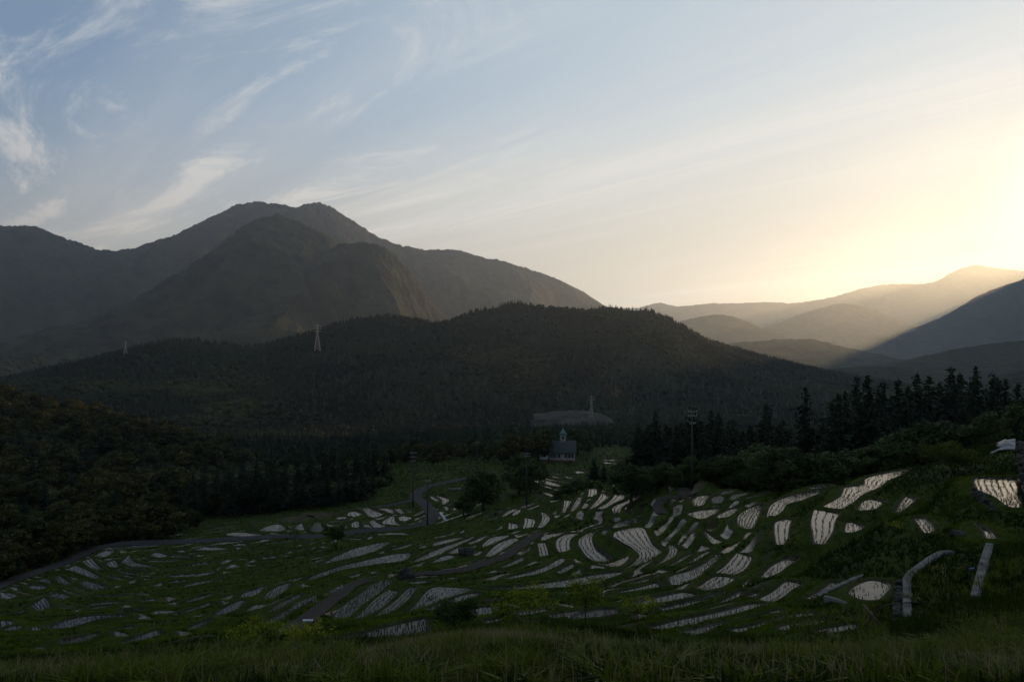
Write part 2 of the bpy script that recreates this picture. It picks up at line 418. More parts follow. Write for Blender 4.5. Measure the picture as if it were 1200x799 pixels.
# ------------------------------------------------------------------ mountains
def ridge(name, pts, dep, zb, front, back=None, n=260, m=56, amp=0.16, rough=3.0, mt='hillside', p=1.25, seed=0, wl=420., tilt=0.0):
    P = resample(pts, n); dd = np.interp(np.linspace(0, 1, n), np.linspace(0, 1, len(np.atleast_1d(dep))), np.atleast_1d(dep))
    if np.isscalar(dep): dd = np.full(n, float(dep))
    base = np.stack([(P[:, 0] - CX) / F * dd, dd, (CY - P[:, 1]) / F * dd], 1)
    back = back or front
    v = np.concatenate([-np.linspace(1, 0.04, 12), np.linspace(0, 1, m)])
    fx = np.full(n, tilt) ; fy = -np.ones(n)
    X = base[:, 0][:, None] + np.where(v < 0, v * back, v * front)[None] * fx[:, None]
    Yd = base[:, 1][:, None] + np.where(v < 0, v * back, v * front)[None] * fy[:, None]
    av = np.abs(v)[None]
    H = (base[:, 2] - zb)[:, None]
    Z = zb + H * (1 - av) ** p
    # spurs and gullies run down the face
    wx = X + 0.5 * wl * fbm(X / wl * 0.7 + seed, Yd / wl * 0.7, 3)
    r = 1 - np.abs(fbm(wx / wl + seed * 3.1, Yd / (wl * 2.2) + seed, 4)) * 2
    env = np.clip(av * 3.0, 0, 1) * np.clip((1 - av) * 4, 0, 1)
    Z = Z + H * amp * (r - 0.65) * env
    Z = Z + rough * 2.2 * fbm(X / 70.0, Yd / 70.0, 3, 0.65) * np.clip(0.6 + av * 8, 0, 1) * (dd.mean() > 2500)
    Z = Z + rough * fbm(X / 14.0, Yd / 14.0, 2, 0.8) * np.clip((0.95 if dd.mean() > 2500 else 0.35) + av * 8, 0, 1)
    mb = MB(); mb.add(np.stack([X, Yd, Z], -1).reshape(-1, 3), grid_quads(n, len(v)))
    o = mb.build(name, M[mt], smooth=True); tag(o, kind='structure')
    return dict(X=X, Y=Yd, Z=Z, v=v)

near_hill = ridge('hill', [(-260,478),(-120,462),(-20,452),(40,442),(80,434),(110,424),(147,412),(190,402),(220,399),(260,403),(300,405),(340,396),(372,388),(400,378),(430,373),(465,371),(490,376),(520,379),(550,367),(580,361),(605,355),(630,359),(660,362),(685,364),(703,361),(716,360),(735,364),(763,365),(800,382),(833,400),(883,415),(950,432),(1010,443),(1080,456),(1160,470)],
      [1150, 1200, 1300, 1450, 1600, 1680, 1650, 1550], -118, 730, 700, n=460, m=110, amp=0.13, rough=3.0, p=1.15, seed=2, wl=260)
low_hill = ridge('hill', [(-300,425),(-120,414),(0,419),(50,420),(80,424),(115,432),(170,440),(240,446)], 2100, -130, 400, 500, n=140, m=30, seed=5, wl=200)
ridge('mountain', [(-500,250),(-300,270),(-120,262),(0,265),(35,264),(75,279),(110,291),(125,293),(155,291),(200,277),(240,258),(270,243),(290,238),(305,236),(322,239),(345,242),(360,239),(376,238),(390,244),(420,262),(450,281),(475,288),(505,293),(530,292),(560,300),(600,309),(640,322),(670,336),(690,348),(715,362),(760,385)],
      [3900, 4000, 4300, 4900, 5700, 6500, 7000], -135, 1900, 1900, n=1100, m=90, amp=0.20, rough=11, mt='farhill', p=1.15, seed=11, wl=700)
ridge('mountain', [(0,420),(60,392),(120,372),(180,345),(230,310),(270,276),(300,257),(320,252),(345,258),(375,272),(410,292),(450,325),(480,350),(520,385),(560,410)],
      [3100, 3300, 3600, 3900], -135, 1300, 1200, n=500, m=80, amp=0.19, rough=9, mt='farhill', p=1.1, seed=21, wl=420)
ridge('mountain', [(300,370),(340,325),(375,297),(395,289),(415,285),(440,287),(460,297),(480,318),(500,345),(525,374),(545,392)],
      [3200, 3400, 3700], -135, 800, 900, n=360, m=70, amp=0.2, rough=8, mt='farhill', p=1.1, seed=31, wl=330)
ridge('mountain', [(560,350),(590,330),(622,318),(645,324),(670,335),(690,346),(709,359),(740,378),(780,400)],
      7400, -140, 1800, 1500, n=200, m=40, amp=0.1, rough=8, mt='farhill', seed=41, wl=700)
# eastern ranges
ridge('mountain', [(640,365),(700,360),(745,361),(757,358),(775,355),(795,359),(830,356),(870,355),(905,354),(930,355),(955,352),(975,348),(1000,341),(1015,337),(1040,333),(1085,332),(1100,328),(1120,317),(1140,311),(1160,313),(1185,316),(1230,320),(1300,325),(1420,318),(1600,330)],
      [12500, 12500, 12500, 12000, 11500, 11500], -150, 2800, 2000, n=360, m=40, amp=0.06, rough=10, mt='farhill', seed=51, wl=1500)
ridge('mountain', [(840,400),(880,388),(905,381),(940,367),(985,356),(1020,362),(1050,374),(1085,388),(1130,402)], 8600, -145, 1500, 1500, n=160, m=36, amp=0.08, rough=8, mt='farhill', seed=61, wl=900)
ridge('mountain', [(740,396),(780,384),(810,373),(845,369),(872,375),(900,388),(940,402)], 6800, -145, 1200, 1200, n=140, m=36, amp=0.08, rough=7, mt='farhill', seed=71, wl=700)
ridge('mountain', [(790,418),(830,408),(870,401),(940,397),(975,403),(1010,412),(1050,421),(1100,428)], 3700, -140, 900, 900, n=160, m=36, amp=0.08, rough=6, mt='farhill', seed=81, wl=500)
# the big shoulder that climbs out of the picture and hides the sun
ridge('mountain', [(960,424),(1000,408),(1050,391),(1085,379),(1110,368),(1150,345),(1200,326),(1232,306),(1262,284),(1290,260),(1330,228),(1380,200),(1450,180),(1560,170),(1760,160),(2000,150),(2300,140)],
      [6000, 5900, 5700, 5400, 5000, 4500, 4000, 3500], -140, 900, 1200, n=320, m=50, amp=0.07, rough=6, mt='farhill', seed=91, wl=500)
ridge('hill', [(990,436),(1030,430),(1075,420),(1110,411),(1150,404),(1200,399),(1280,396),(1400,390),(1600,380)], [2300, 2200, 2100, 1900], -135, 600, 700, n=160, m=36, amp=0.08, rough=5, seed=101, wl=330)
ridge('hill', [(860,452),(905,444),(940,436),(975,432),(1015,429),(1060,430),(1085,434),(1110,444),(1140,452)], 1750, -125, 450, 450, n=160, m=40, amp=0.1, rough=4, seed=111, wl=240)
ridge('hill', [(1120,455),(1150,447),(1185,437),(1230,428),(1300,415),(1420,400)], 1300, -120, 400, 400, n=100, m=30, amp=0.1, rough=4, seed=121, wl=200)

# ------------------------------------------------------------------ air
hz = MB(); hx, hy0, hy1, hz0, hz1 = 16000, -2500, 17000, -175, 1250
box(hz, (0, (hy0 + hy1) / 2, (hz0 + hz1) / 2), (2 * hx, hy1 - hy0, hz1 - hz0))
m = bpy.data.materials.new('haze_air'); m.use_nodes = True
N, L = m.node_tree.nodes, m.node_tree.links; N.remove(N['Principled BSDF'])
pv = N.new('ShaderNodeVolumePrincipled'); pv.inputs['Density'].default_value = HAZE = 4.7e-5
pv.inputs['Color'].default_value = (0.66, 0.81, 1.0, 1); pv.inputs['Anisotropy'].default_value = 0.69
L.new(pv.outputs[0], N['Material Output'].inputs['Volume'])
tag(hz.build('haze', m), kind='stuff')

# unseen hillside carrying on up behind the camera, added to cut sky light
xs = np.linspace(-260, 260, 40); ys = np.linspace(2.0, -220, 40); XB, YB = np.meshgrid(xs, ys)
ZB = -2.1 + np.where(YB > -3, (2 - YB) * 0.10, 0.5 + (-3 - YB) * 0.42) + 1.5 * fbm(XB / 25, YB / 25, 3) * np.clip((-YB - 2) / 10, 0, 1) - 0.0 * XB
mb = MB(); mb.add(np.stack([XB, YB, ZB], -1).reshape(-1, 3), grid_quads(40, 40)[:, ::-1]); tag(mb.build('hill', M['hillside'], smooth=True), kind='structure')
# ------------------------------------------------------------------ the paddies, read off the photograph as two long sides each
TILE = dict(T1=(0,640), T2=(200,640), T3=(400,640), T4=(600,640), T5=(800,640), T6=(1000,640),
            U1=(200,560), U2=(400,540), U3=(600,520), U4=(700,540), U5=(850,540), U6=(1000,510))
PADDY = [  # tile, side A, side B, kind (w water, m mud, s bare soil), label
('U4',[(135,497),(112,522),(175,570),(245,610),(300,665),(270,715),(225,755),(180,778)],[(230,474),(320,472),(350,520),(385,590),(450,645),(400,690),(340,735),(260,770)],'w','large S-shaped flooded paddy with clear curving seedling rows amid the terraces'),
('U4',[(205,175),(225,205),(250,230),(268,228)],[(230,178),(265,190),(297,207),(285,222)],'w','short wedge-shaped flooded paddy just below the cedars at the crest of the terraces'),
('U4',[(85,168),(115,182),(150,193)],[(100,165),(130,172),(155,183)],'w',None),
('U4',[(140,200),(125,240),(80,290),(5,332)],[(150,200),(192,258),(110,305),(40,342)],'w','pale banana-shaped flooded paddy with a wide upper end, among small ones under the crest'),
('U3',[(630,350),(610,385),(570,430),(538,467)],[(650,352),(682,378),(630,420),(560,465)],'w','teardrop flooded paddy tapering downward, beside the banana-shaped one under the crest'),
('U3',[(915,350),(850,380),(790,410),(730,435),(705,455),(718,495)],[(915,375),(860,405),(800,430),(765,460),(752,498),(735,500)],'w','hooked flooded paddy shaped like a boomerang under the crest, its tip pointing downhill'),
('U3',[(880,412),(830,428),(795,455),(815,490),(850,502)],[(880,425),(855,445),(838,470),(845,490),(852,500)],'w','small curved flooded paddy inside the bend of the boomerang-shaped paddy'),
('U3',[(890,440),(910,425),(955,413)],[(895,455),(925,462),(960,430)],'w','small bean-shaped flooded paddy beside the dark dirt track'),
('U3',[(540,318),(540,350),(532,380)],[(590,318),(595,345),(575,380)],'w','small square flooded paddy standing alone highest among the comb of paddies'),
('U3',[(515,415),(488,460)],[(550,425),(510,465)],'w',None),
('U3',[(465,378),(440,420),(410,475)],[(488,378),(470,430),(430,485)],'w',None),
('U3',[(370,398),(365,440),(350,495)],[(420,398),(395,450),(370,497)],'w',None),
('U3',[(205,480),(215,520),(200,560),(175,592)],[(235,490),(263,525),(235,570),(200,597)],'w','crescent-shaped flooded paddy curving down to a long grassy bank'),
('U3',[(92,522),(88,560),(75,598)],[(140,522),(162,545),(145,598)],'w','rounded flooded paddy notched at its upper edge, beside the crescent-shaped one'),
('U3',[(-20,555),(-25,605)],[(25,560),(42,580),(30,605)],'w',None),
('U3',[(60,462),(20,478),(3,500)],[(50,485),(25,500),(8,505)],'w',None),
('U3',[(0,460),(40,452)],[(0,475),(30,462)],'w',None),
('U3',[(110,460),(190,430)],[(112,470),(192,438)],'w',None),
('U3',[(268,402),(330,390)],[(275,417),(328,400)],'w',None),
('U3',[(165,245),(230,255),(355,290)],[(175,268),(250,290),(335,318)],'w','longest and widest pale paddy on the small terraces below the green-roofed hall'),
('U3',[(232,240),(300,255),(405,268)],[(240,250),(310,265),(400,276)],'w',None),
('U3',[(285,225),(350,238)],[(290,238),(345,247)],'w',None),
('U3',[(315,210),(340,213)],[(317,218),(342,222)],'w',None),
('U3',[(372,228),(422,236)],[(385,240),(420,247)],'w',None),
('U3',[(195,285),(300,312)],[(200,297),(290,322)],'w',None),
('U3',[(300,316),(340,324)],[(300,324),(338,333)],'w',None),
('U3',[(185,330),(240,342),(305,360)],[(185,350),(240,362),(295,378)],'w',None),
('U3',[(180,362),(245,376)],[(185,375),(240,386)],'w',None),
('U3',[(110,250),(150,248),(178,270)],[(112,265),(140,275),(170,282)],'w',None),
('U3',[(645,125),(745,138)],[(655,140),(740,147)],'w',None),
('U3',[(640,108),(720,112),(805,122)],[(650,118),(720,125),(800,130)],'w',None),
('U3',[(745,122),(805,140)],[(760,130),(790,152)],'w',None),
('U3',[(448,190),(512,195)],[(455,212),(500,208)],'w','small pale paddy beside the pair of young cypresses below the hall'),
('U3',[(690,192),(755,205)],[(690,225),(750,230)],'w','pale paddy half hidden behind the pair of young cypresses'),
('U3',[(555,595),(645,572)],[(560,602),(640,588)],'w',None),
('U3',[(708,580),(760,550),(830,533),(912,530)],[(715,590),(770,585),(840,570),(905,542)],'w','long lens-shaped flooded paddy lying just above the S-shaped one'),
('U3',[(660,605),(608,640)],[(680,605),(635,652)],'w','short slanting flooded paddy squeezed in by the head of the S-shaped one'),
('U3',[(205,660),(260,635),(370,620)],[(212,680),(270,670),(365,632)],'w','slim arched flooded paddy over the top of two upright ones'),
('U3',[(182,700),(190,740),(200,795)],[(230,697),(245,740),(255,785)],'w','small upright rectangular flooded paddy beside the dirt track'),
('U3',[(462,630),(390,635),(330,665),(312,695),(320,745),(345,775)],[(462,637),(425,655),(405,685),(405,735),(410,770)],'w','flooded paddy like a bent thumb with upright seedling rows'),
('U3',[(560,620),(500,650),(468,690),(510,770),(555,815),(600,835),(655,845)],[(582,620),(560,660),(565,700),(585,740),(620,752),(665,790),(705,822)],'w','boot-shaped flooded paddy wrapped round a dark grassy bank'),
('T4',[(560,130),(655,148)],[(555,155),(640,162)],'w','small flooded strip at the toe of the boot-shaped paddy'),
('U4',[(505,592),(510,640),(470,700),(385,755)],[(530,595),(557,625),(540,670),(490,710),(420,745)],'w','curved flooded paddy like a comma below a broad green bank'),
('U4',[(655,655),(610,680),(510,740)],[(655,665),(600,705),(520,742)],'w',None),
('U4',[(785,635),(730,660),(650,712)],[(780,650),(720,690),(660,720)],'w',None),
('T5',[(240,55),(180,110),(80,165),(0,190),(-70,208),(-92,232)],[(262,62),(230,115),(150,180),(100,230),(0,262),(-75,270)],'w','long flooded paddy with a pointed upper end and a broad speckled lower end'),
('T5',[(380,50),(345,90),(300,140),(238,180)],[(470,70),(480,95),(430,165),(345,205)],'w','broad four-sided flooded paddy with wavy seedling rows'),
('T5',[(240,212),(180,240),(110,305)],[(320,218),(358,240),(270,285),(160,318)],'w','muddy half-drained paddy just under the broad four-sided one'),
('T5',[(810,92),(740,92),(650,130),(600,170),(562,212)],[(812,98),(740,135),(680,180),(590,218)],'w','bright club-shaped flooded paddy alone on the steep bank above the concrete channel'),
('T5',[(830,262),(740,250),(680,290),(620,330),(552,362)],[(835,268),(760,310),(680,370),(640,393),(590,390)],'w','bright flooded paddy shaped like a slanted loaf, below the club-shaped one'),
('T5',[(555,410),(490,407),(380,437),(200,480),(0,517),(-225,575)],[(555,425),(480,460),(380,485),(200,522),(0,565),(-150,592)],'w','long straight flooded paddy crossed by evenly spaced short rows'),
('T5',[(300,537),(160,570),(20,605)],[(295,548),(200,585),(130,620),(50,622)],'w',None),
('T5',[(720,505),(600,535),(450,570),(350,585)],[(720,518),(600,550),(450,595),(390,605)],'w',None),
('T5',[(1065,515),(960,525),(800,545),(720,560),(692,598)],[(1060,528),(960,555),(820,580),(710,608)],'w','flooded paddy with a rounded dark-rimmed end nearest the tall grass'),
('T5',[(1200,552),(1080,570),(950,590)],[(1200,575),(1100,595),(990,608)],'w','small flooded paddy partly hidden by the tall grass under the leaning planks'),
('T4',[(1295,342),(1200,328),(1080,350),(950,375),(840,400)],[(1290,350),(1200,372),(1100,390),(960,405),(880,415)],'w','flooded paddy just above the smallest of the three young trees'),
('T5',[(285,332),(150,370),(0,405),(-150,440)],[(285,342),(160,382),(10,420),(-140,450)],'w',None),
('T5',[(420,322),(350,355),(275,388)],[(425,338),(360,370),(290,392)],'w',None),
('T5',[(520,332),(470,352)],[(520,345),(480,360)],'w',None),
('T5',[(680,450),(625,462)],[(680,460),(640,470)],'w',None),
('T5',[(620,470),(415,512)],[(600,480),(420,520)],'w',None),
('T5',[(910,475),(830,475),(765,490)],[(900,485),(840,495),(770,500)],'w',None),
('T5',[(1060,258),(980,320),(885,375)],[(1090,262),(1050,292),(965,350)],'w','narrow flooded paddy held in by the forked concrete channel'),
('T6',[(-20,325),(30,275),(130,242),(230,262),(250,290)],[(-15,338),(60,375),(150,382),(200,350),(250,300)],'w','bright lens-shaped paddy beside the bent concrete wall'),
('T4',[(370,88),(330,90),(250,140),(120,185),(0,212),(-35,228)],[(372,98),(300,150),(180,195),(0,232),(-35,236)],'w','slender flooded paddy like a curved horn behind the young trees'),
('T4',[(425,125),(320,182)],[(440,138),(400,165),(340,192)],'w',None),
('T4',[(770,178),(600,200),(400,235),(200,265),(0,290),(-200,292)],[(770,195),(640,235),(500,270),(300,290),(0,300),(-200,298)],'w','very long narrow flooded paddy running on from the tail of the S-shaped one'),
('T4',[(1010,260),(900,290),(750,322)],[(1060,288),(960,300),(770,328)],'w',None),
('T4',[(1030,210),(940,235),(845,260)],[(1000,222),(930,260),(860,270)],'w',None),
('T4',[(290,438),(150,450),(50,470)],[(290,450),(160,480),(60,492)],'w','flooded paddy seen through the trunks of the widest of the three young trees'),
('T4',[(470,455),(350,470),(270,490)],[(460,468),(370,490),(300,500)],'m',None),
('T4',[(720,445),(600,450),(480,480),(400,505)],[(730,470),(640,490),(540,505),(430,515)],'m','dull muddy paddy between the two thinner young trees'),
('T4',[(75,78),(0,115),(-65,145)],[(80,95),(20,125),(-60,150)],'w',None),
('U2',[(340,568),(250,580),(100,615),(0,655),(-170,733)],[(340,578),(220,640),(100,680),(0,700),(-170,744)],'w','upper of the two long parallel flooded paddies below the rolled white sheet'),
('U2',[(490,647),(400,650),(250,680),(100,715),(0,740),(-150,790),(-280,850)],[(495,660),(420,705),(250,725),(120,745),(0,765),(-150,822),(-280,856)],'w','lower of the two long parallel flooded paddies below the rolled white sheet'),
('U2',[(500,578),(430,600),(345,625)],[(500,588),(440,612),(360,632)],'w',None),
('U2',[(930,530),(800,580),(680,620),(580,670),(480,718)],[(930,540),(830,590),(720,640),(640,690),(540,715)],'w','long sickle-shaped flooded paddy sweeping down beside the boulder'),
('U2',[(855,533),(760,548),(670,570),(643,595)],[(860,540),(780,570),(650,600)],'w',None),
('U2',[(800,668),(740,665),(690,685),(630,720)],[(800,675),(730,698),(660,715)],'w','flooded paddy just below the boulder'),
('U2',[(820,612),(760,645)],[(825,650),(770,655)],'w','tiny triangular paddy tucked against the boulder'),
('U2',[(1025,520),(960,550),(885,582)],[(1020,535),(980,570),(910,590)],'w','small flooded paddy just above the boulder'),
('U2',[(1170,520),(1060,540),(1010,575),(990,610)],[(1175,530),(1100,565),(1040,605),(1000,613)],'w',None),
('U2',[(1200,545),(1120,575),(1060,620),(1010,682)],[(1240,545),(1160,620),(1100,655),(1030,685)],'w','upright flooded paddy with clear rows along the upper side of the dirt track'),
('U2',[(1010,690),(910,722)],[(1000,705),(920,735)],'w',None),
('U2',[(255,512),(380,505),(495,510)],[(260,520),(380,522),(490,518)],'w',None),
('U2',[(20,542),(145,542)],[(20,550),(140,553)],'w',None),
('U2',[(115,330),(165,355),(200,395),(240,403)],[(190,330),(220,345),(290,365),(300,378)],'w','largest pale paddy in the cluster inside the road bend, with a notch in its edge'),
('U2',[(262,335),(320,355),(365,378)],[(300,333),(350,340),(375,365)],'w',None),
('U2',[(378,340),(420,374)],[(410,335),(445,370)],'w',None),
('U2',[(60,358),(45,385),(90,394)],[(110,358),(158,375),(120,388)],'w',None),
('U2',[(405,392),(415,425),(450,425)],[(440,388),(490,395),(480,412)],'w','small pale paddy nearest the inside of the road bend'),
('U2',[(197,425),(235,470),(270,472)],[(225,415),(260,440),(328,460)],'w',None),
('U2',[(345,390),(290,435),(340,450),(430,458)],[(370,390),(375,425),(400,442),(430,452)],'w',None),
('U2',[(100,425),(75,440),(80,465),(130,480)],[(118,425),(122,450),(130,470)],'w',None),
('U2',[(170,445),(160,460),(215,475)],[(185,445),(215,468)],'w',None),
('U2',[(-30,395),(35,392)],[(-30,412),(35,408)],'w',None),
('U2',[(622,250),(650,275),(680,290)],[(640,250),(685,270)],'w',None),
('U2',[(670,245),(710,275),(710,308)],[(690,250),(755,272),(725,308)],'w',None),
('U2',[(718,320),(740,350)],[(745,322),(755,345)],'w',None),
('U2',[(862,485),(830,510)],[(865,500),(845,512)],'w',None),
('U2',[(1150,342),(1080,355),(1070,385)],[(1150,350),(1110,370),(1085,398)],'w',None),
('U2',[(1240,340),(1170,355),(1130,395)],[(1240,350),(1190,375),(1145,398)],'w',None),
('T3',[(295,235),(200,280),(120,345),(0,430),(-135,540)],[(360,240),(260,330),(160,420),(40,530),(-20,545),(-130,552)],'w','broad flooded paddy with fine rows beside the dark gravel path'),
('T3',[(330,305),(240,370),(170,440),(75,530)],[(395,320),(330,390),(240,460),(130,520)],'w','middle of three slanting flooded paddies, edged by a pale lip'),
('T3',[(485,290),(420,350),(330,430),(240,500)],[(527,292),(460,380),(370,450),(270,500)],'w','slimmest of three slanting flooded paddies, next to the shark-fin one'),
('T3',[(910,298),(780,290),(660,288),(600,320),(550,390),(500,440),(430,482)],[(910,305),(820,340),(680,390),(560,435),(470,470)],'w','flooded paddy shaped like a shark fin above the dark bush'),
('T3',[(970,328),(860,345),(760,380),(610,440)],[(970,338),(900,362),(800,390),(620,452)],'w',None),
('T3',[(1100,425),(960,435),(890,450)],[(1115,455),(1050,480),(950,500)],'w','flooded paddy between the dark bush and the low flat-crowned young tree'),
('T3',[(1170,498),(1020,528)],[(1165,508),(1030,538)],'w',None),
('T3',[(590,512),(450,540),(250,590),(100,630),(0,655),(-120,690)],[(600,590),(520,640),(380,655),(200,695),(0,712),(-130,728)],'w','big grey flooded paddy right behind the tall grass at the near edge of the terraces'),
('T3',[(455,255),(540,245),(620,245)],[(460,265),(540,264),(610,255)],'w',None),
('T3',[(145,185),(60,210)],[(130,205),(70,220)],'w',None),
('T3',[(250,200),(195,222)],[(240,215),(200,230)],'w',None),
('T2',[(680,275),(600,300),(520,330),(498,360)],[(675,290),(600,345),(540,365)],'w','dark oval paddy with a blunt lower end, one of a pair'),
('T2',[(835,257),(750,285),(690,325),(665,365)],[(848,268),(790,320),(720,365),(685,375)],'w','dark oval paddy with a double dark rim, one of a pair'),
('T2',[(500,380),(420,415),(300,485)],[(525,388),(460,440),(380,475),(320,488)],'w','dark spindle-shaped paddy below the pair of oval ones'),
('T2',[(275,515),(200,545),(130,575),(75,612)],[(270,525),(200,565),(100,618)],'w',None),
('T2',[(1020,345),(920,385),(820,455),(670,540)],[(1025,355),(930,410),(850,455),(790,500),(700,555)],'w','long dark paddy leading down to the yellow-green shrub'),
('T2',[(1210,265),(1150,300),(1080,355)],[(1215,290),(1150,330),(1090,362)],'w',None),
('T2',[(905,335),(800,390),(690,470)],[(915,350),(830,400),(700,475)],'m',None),
('T2',[(295,335),(200,355),(120,385)],[(290,345),(200,375),(130,392)],'w',None),
('T2',[(280,395),(150,440),(35,485)],[(285,405),(160,450),(50,488)],'w',None),
('T2',[(310,175),(200,190),(0,205)],[(310,185),(220,208),(0,218)],'w',None),
('T2',[(290,238),(180,255),(60,290)],[(285,250),(180,275),(80,292)],'w',None),
('T2',[(490,138),(430,128),(385,155)],[(490,145),(400,162)],'w',None),
('T2',[(435,93),(380,100),(355,122)],[(435,102),(370,128)],'w',None),
('T2',[(745,70),(640,80)],[(745,80),(645,90)],'w',None),
('T2',[(320,108),(200,120),(80,142)],[(320,115),(200,132),(85,148)],'w',None),
('T2',[(195,96),(0,100),(-155,101)],[(190,103),(0,108),(-150,110)],'w',None),
('T2',[(175,22),(260,5),(420,15)],[(180,30),(280,28),(415,24)],'w',None),
('T2',[(0,68),(140,70)],[(0,76),(140,77)],'w',None),
('T2',[(110,235),(0,248)],[(110,245),(0,258)],'w',None),
('T2',[(40,35),(75,25),(110,38)],[(45,40),(75,42),(108,42)],'w',None),
('T2',[(400,207),(345,222)],[(398,215),(350,230)],'w',None),
('T2',[(960,12),(895,32)],[(955,22),(900,40)],'w',None),
('T2',[(1015,2),(978,25)],[(1018,10),(985,30)],'w',None),
('T2',[(370,685),(200,735),(0,780)],[(370,695),(200,750),(0,790)],'w',None),
('T2',[(170,675),(0,715)],[(165,685),(20,718)],'w',None),
('U1',[(395,390),(500,383),(690,402)],[(400,402),(520,413),(680,408)],'w','bright long paddy lying along the roadside just above the tarmac'),
('U1',[(620,372),(680,340),(760,325),(810,355)],[(640,376),(720,378),(808,372)],'w','bright rounded paddy above the road, largest of that row'),
('U1',[(870,352),(915,322),(930,335)],[(880,362),(910,368),(942,368)],'w',None),
('U1',[(985,355),(1020,315),(1060,318)],[(990,378),(1030,383),(1075,378)],'m',None),
('U1',[(440,468),(500,460),(540,470)],[(450,477),(500,475),(538,476)],'w',None),
('U1',[(700,385),(800,390)],[(705,395),(800,402)],'w',None),
('U1',[(1030,442),(960,462)],[(1028,450),(965,470)],'w',None),
('U1',[(780,300),(850,270),(960,262),(1015,270)],[(790,310),(860,318),(960,300),(1010,280)],'s',None),
('U1',[(910,250),(1040,240),(1145,250)],[(930,258),(1060,290),(1140,265)],'s',None),
('T1',[(582,105),(640,150),(725,182)],[(640,85),(680,130),(733,175)],'w','fan-shaped grey paddy widening uphill below the road'),
('T1',[(460,160),(540,180),(620,215),(690,238)],[(530,137),(600,165),(660,195),(708,228)],'w','largest leaf-shaped paddy below the road, beside the fan-shaped one'),
('T1',[(752,120),(780,145),(825,155)],[(800,98),(820,120),(835,145)],'w','small egg-shaped paddy between two larger ones below the road'),
('T1',[(860,108),(920,140),(1000,148),(1100,150)],[(905,62),(930,105),(1000,125),(1100,138)],'w','sock-shaped paddy with a tall upper end below the road'),
('T1',[(665,65),(735,35),(805,28)],[(680,75),(740,75),(800,40)],'w','wedge-shaped paddy squeezed against the lower edge of the road'),
('T1',[(840,175),(985,195)],[(850,185),(970,207)],'w',None),
('T1',[(865,203),(940,212)],[(880,215),(930,222)],'w',None),
('T1',[(765,208),(865,228)],[(775,220),(850,238)],'w',None),
('T1',[(570,255),(610,248),(745,285)],[(575,268),(650,295),(740,300)],'w',None),
('T1',[(520,290),(645,322)],[(530,305),(630,330)],'w',None),
('T1',[(388,215),(430,260),(470,270)],[(415,208),(460,240),(495,265)],'w',None),
('T1',[(262,243),(300,250),(360,263)],[(300,230),(340,238),(372,258)],'w',None),
('T1',[(190,282),(240,300),(290,305)],[(230,272),(290,278),(325,292)],'w',None),
('T1',[(-20,325),(-20,365),(60,375)],[(40,325),(95,340),(122,355)],'w','grey paddy cut off by the left edge of the picture, below the road'),
('T1',[(345,345),(380,375),(430,387)],[(400,330),(450,340),(487,360)],'w',None),
('T1',[(228,415),(260,450),(305,455)],[(310,362),(335,390),(345,435)],'w','bluish triangular paddy on its own grassy knoll'),
('T1',[(-20,530),(-20,570),(30,570)],[(40,522),(85,535),(60,560)],'w',None),
('T1',[(35,588),(85,565),(150,560)],[(50,597),(100,590),(145,575)],'w',None),
('T1',[(880,482),(750,485),(560,500),(440,530),(305,600)],[(885,490),(720,510),(600,540),(460,585),(380,600),(320,608)],'w','long tapering crescent paddy, widest in the hollow below the long road'),
('T1',[(680,612),(560,640),(435,668)],[(670,630),(590,665),(450,685)],'m',None),
('T1',[(940,562),(830,575),(725,600)],[(935,575),(840,595),(750,612)],'m',None),
('T1',[(1100,590),(980,635),(870,680)],[(1130,620),(1020,655),(900,690)],'w',None),
('T1',[(220,572),(250,565),(285,572)],[(230,582),(280,582)],'w',None),
('T1',[(1060,65),(1100,45),(1200,68),(1230,72)],[(1080,72),(1130,78),(1230,80)],'w',None),
('T1',[(1000,378),(1095,372)],[(1005,388),(1085,388)],'w',None),
('T1',[(1020,440),(850,455)],[(1015,450),(860,462)],'w',None),
('T1',[(870,390),(740,395),(590,412)],[(860,400),(740,412),(600,420)],'w',None),
('T1',[(900,345),(690,350)],[(890,354),(720,358)],'m',None),
('T1',[(445,300),(580,345)],[(450,310),(560,350)],'m',None),
('T1',[(170,450),(115,468)],[(168,462),(125,475)],'w',None),
('T1',[(790,415),(640,432)],[(780,422),(650,438)],'m',None),
('T1',[(890,150),(1045,165)],[(900,157),(1040,172)],'m',None),
('T1',[(1010,228),(1110,222)],[(1015,236),(1100,232)],'w',None),
('U4',[(810,235),(730,245),(672,275),(680,315)],[(800,245),(765,280),(740,315),(700,322)],'w','bright fan-shaped paddy on the crest under the utility pole'),
('U4',[(865,333),(760,345),(630,370)],[(862,342),(800,385),(750,412),(690,402)],'w','bright half-moon paddy on the brow of the slope'),
('U4',[(1000,325),(920,350),(840,388)],[(1000,332),(950,380),(910,407),(855,405)],'w','bright blade-shaped paddy between the half-moon and the teardrop ones'),
('U4',[(1165,305),(1060,340),(1000,380),(988,420),(1000,465)],[(1165,308),(1145,380),(1110,450),(1070,482),(1030,478)],'w','large bright teardrop paddy with curving rows'),
('U4',[(755,500),(785,550),(815,582),(840,585)],[(775,510),(820,545),(850,555),(880,568)],'w','small bright sliver paddy alone in a dark hollow of the bank'),
('U4',[(860,243),(810,262),(815,300)],[(870,245),(888,262),(870,300)],'m',None),
('U4',[(1060,225),(960,238),(932,275)],[(1055,232),(1000,255),(965,280)],'m',None),
('U4',[(960,205),(900,215),(865,240)],[(955,215),(910,240),(875,246)],'m',None),
('U4',[(1200,220),(1040,262)],[(1195,232),(1050,270)],'m',None),
('U4',[(740,140),(690,160),(670,200),(620,240)],[(755,145),(745,180),(700,220),(640,245)],'s',None),
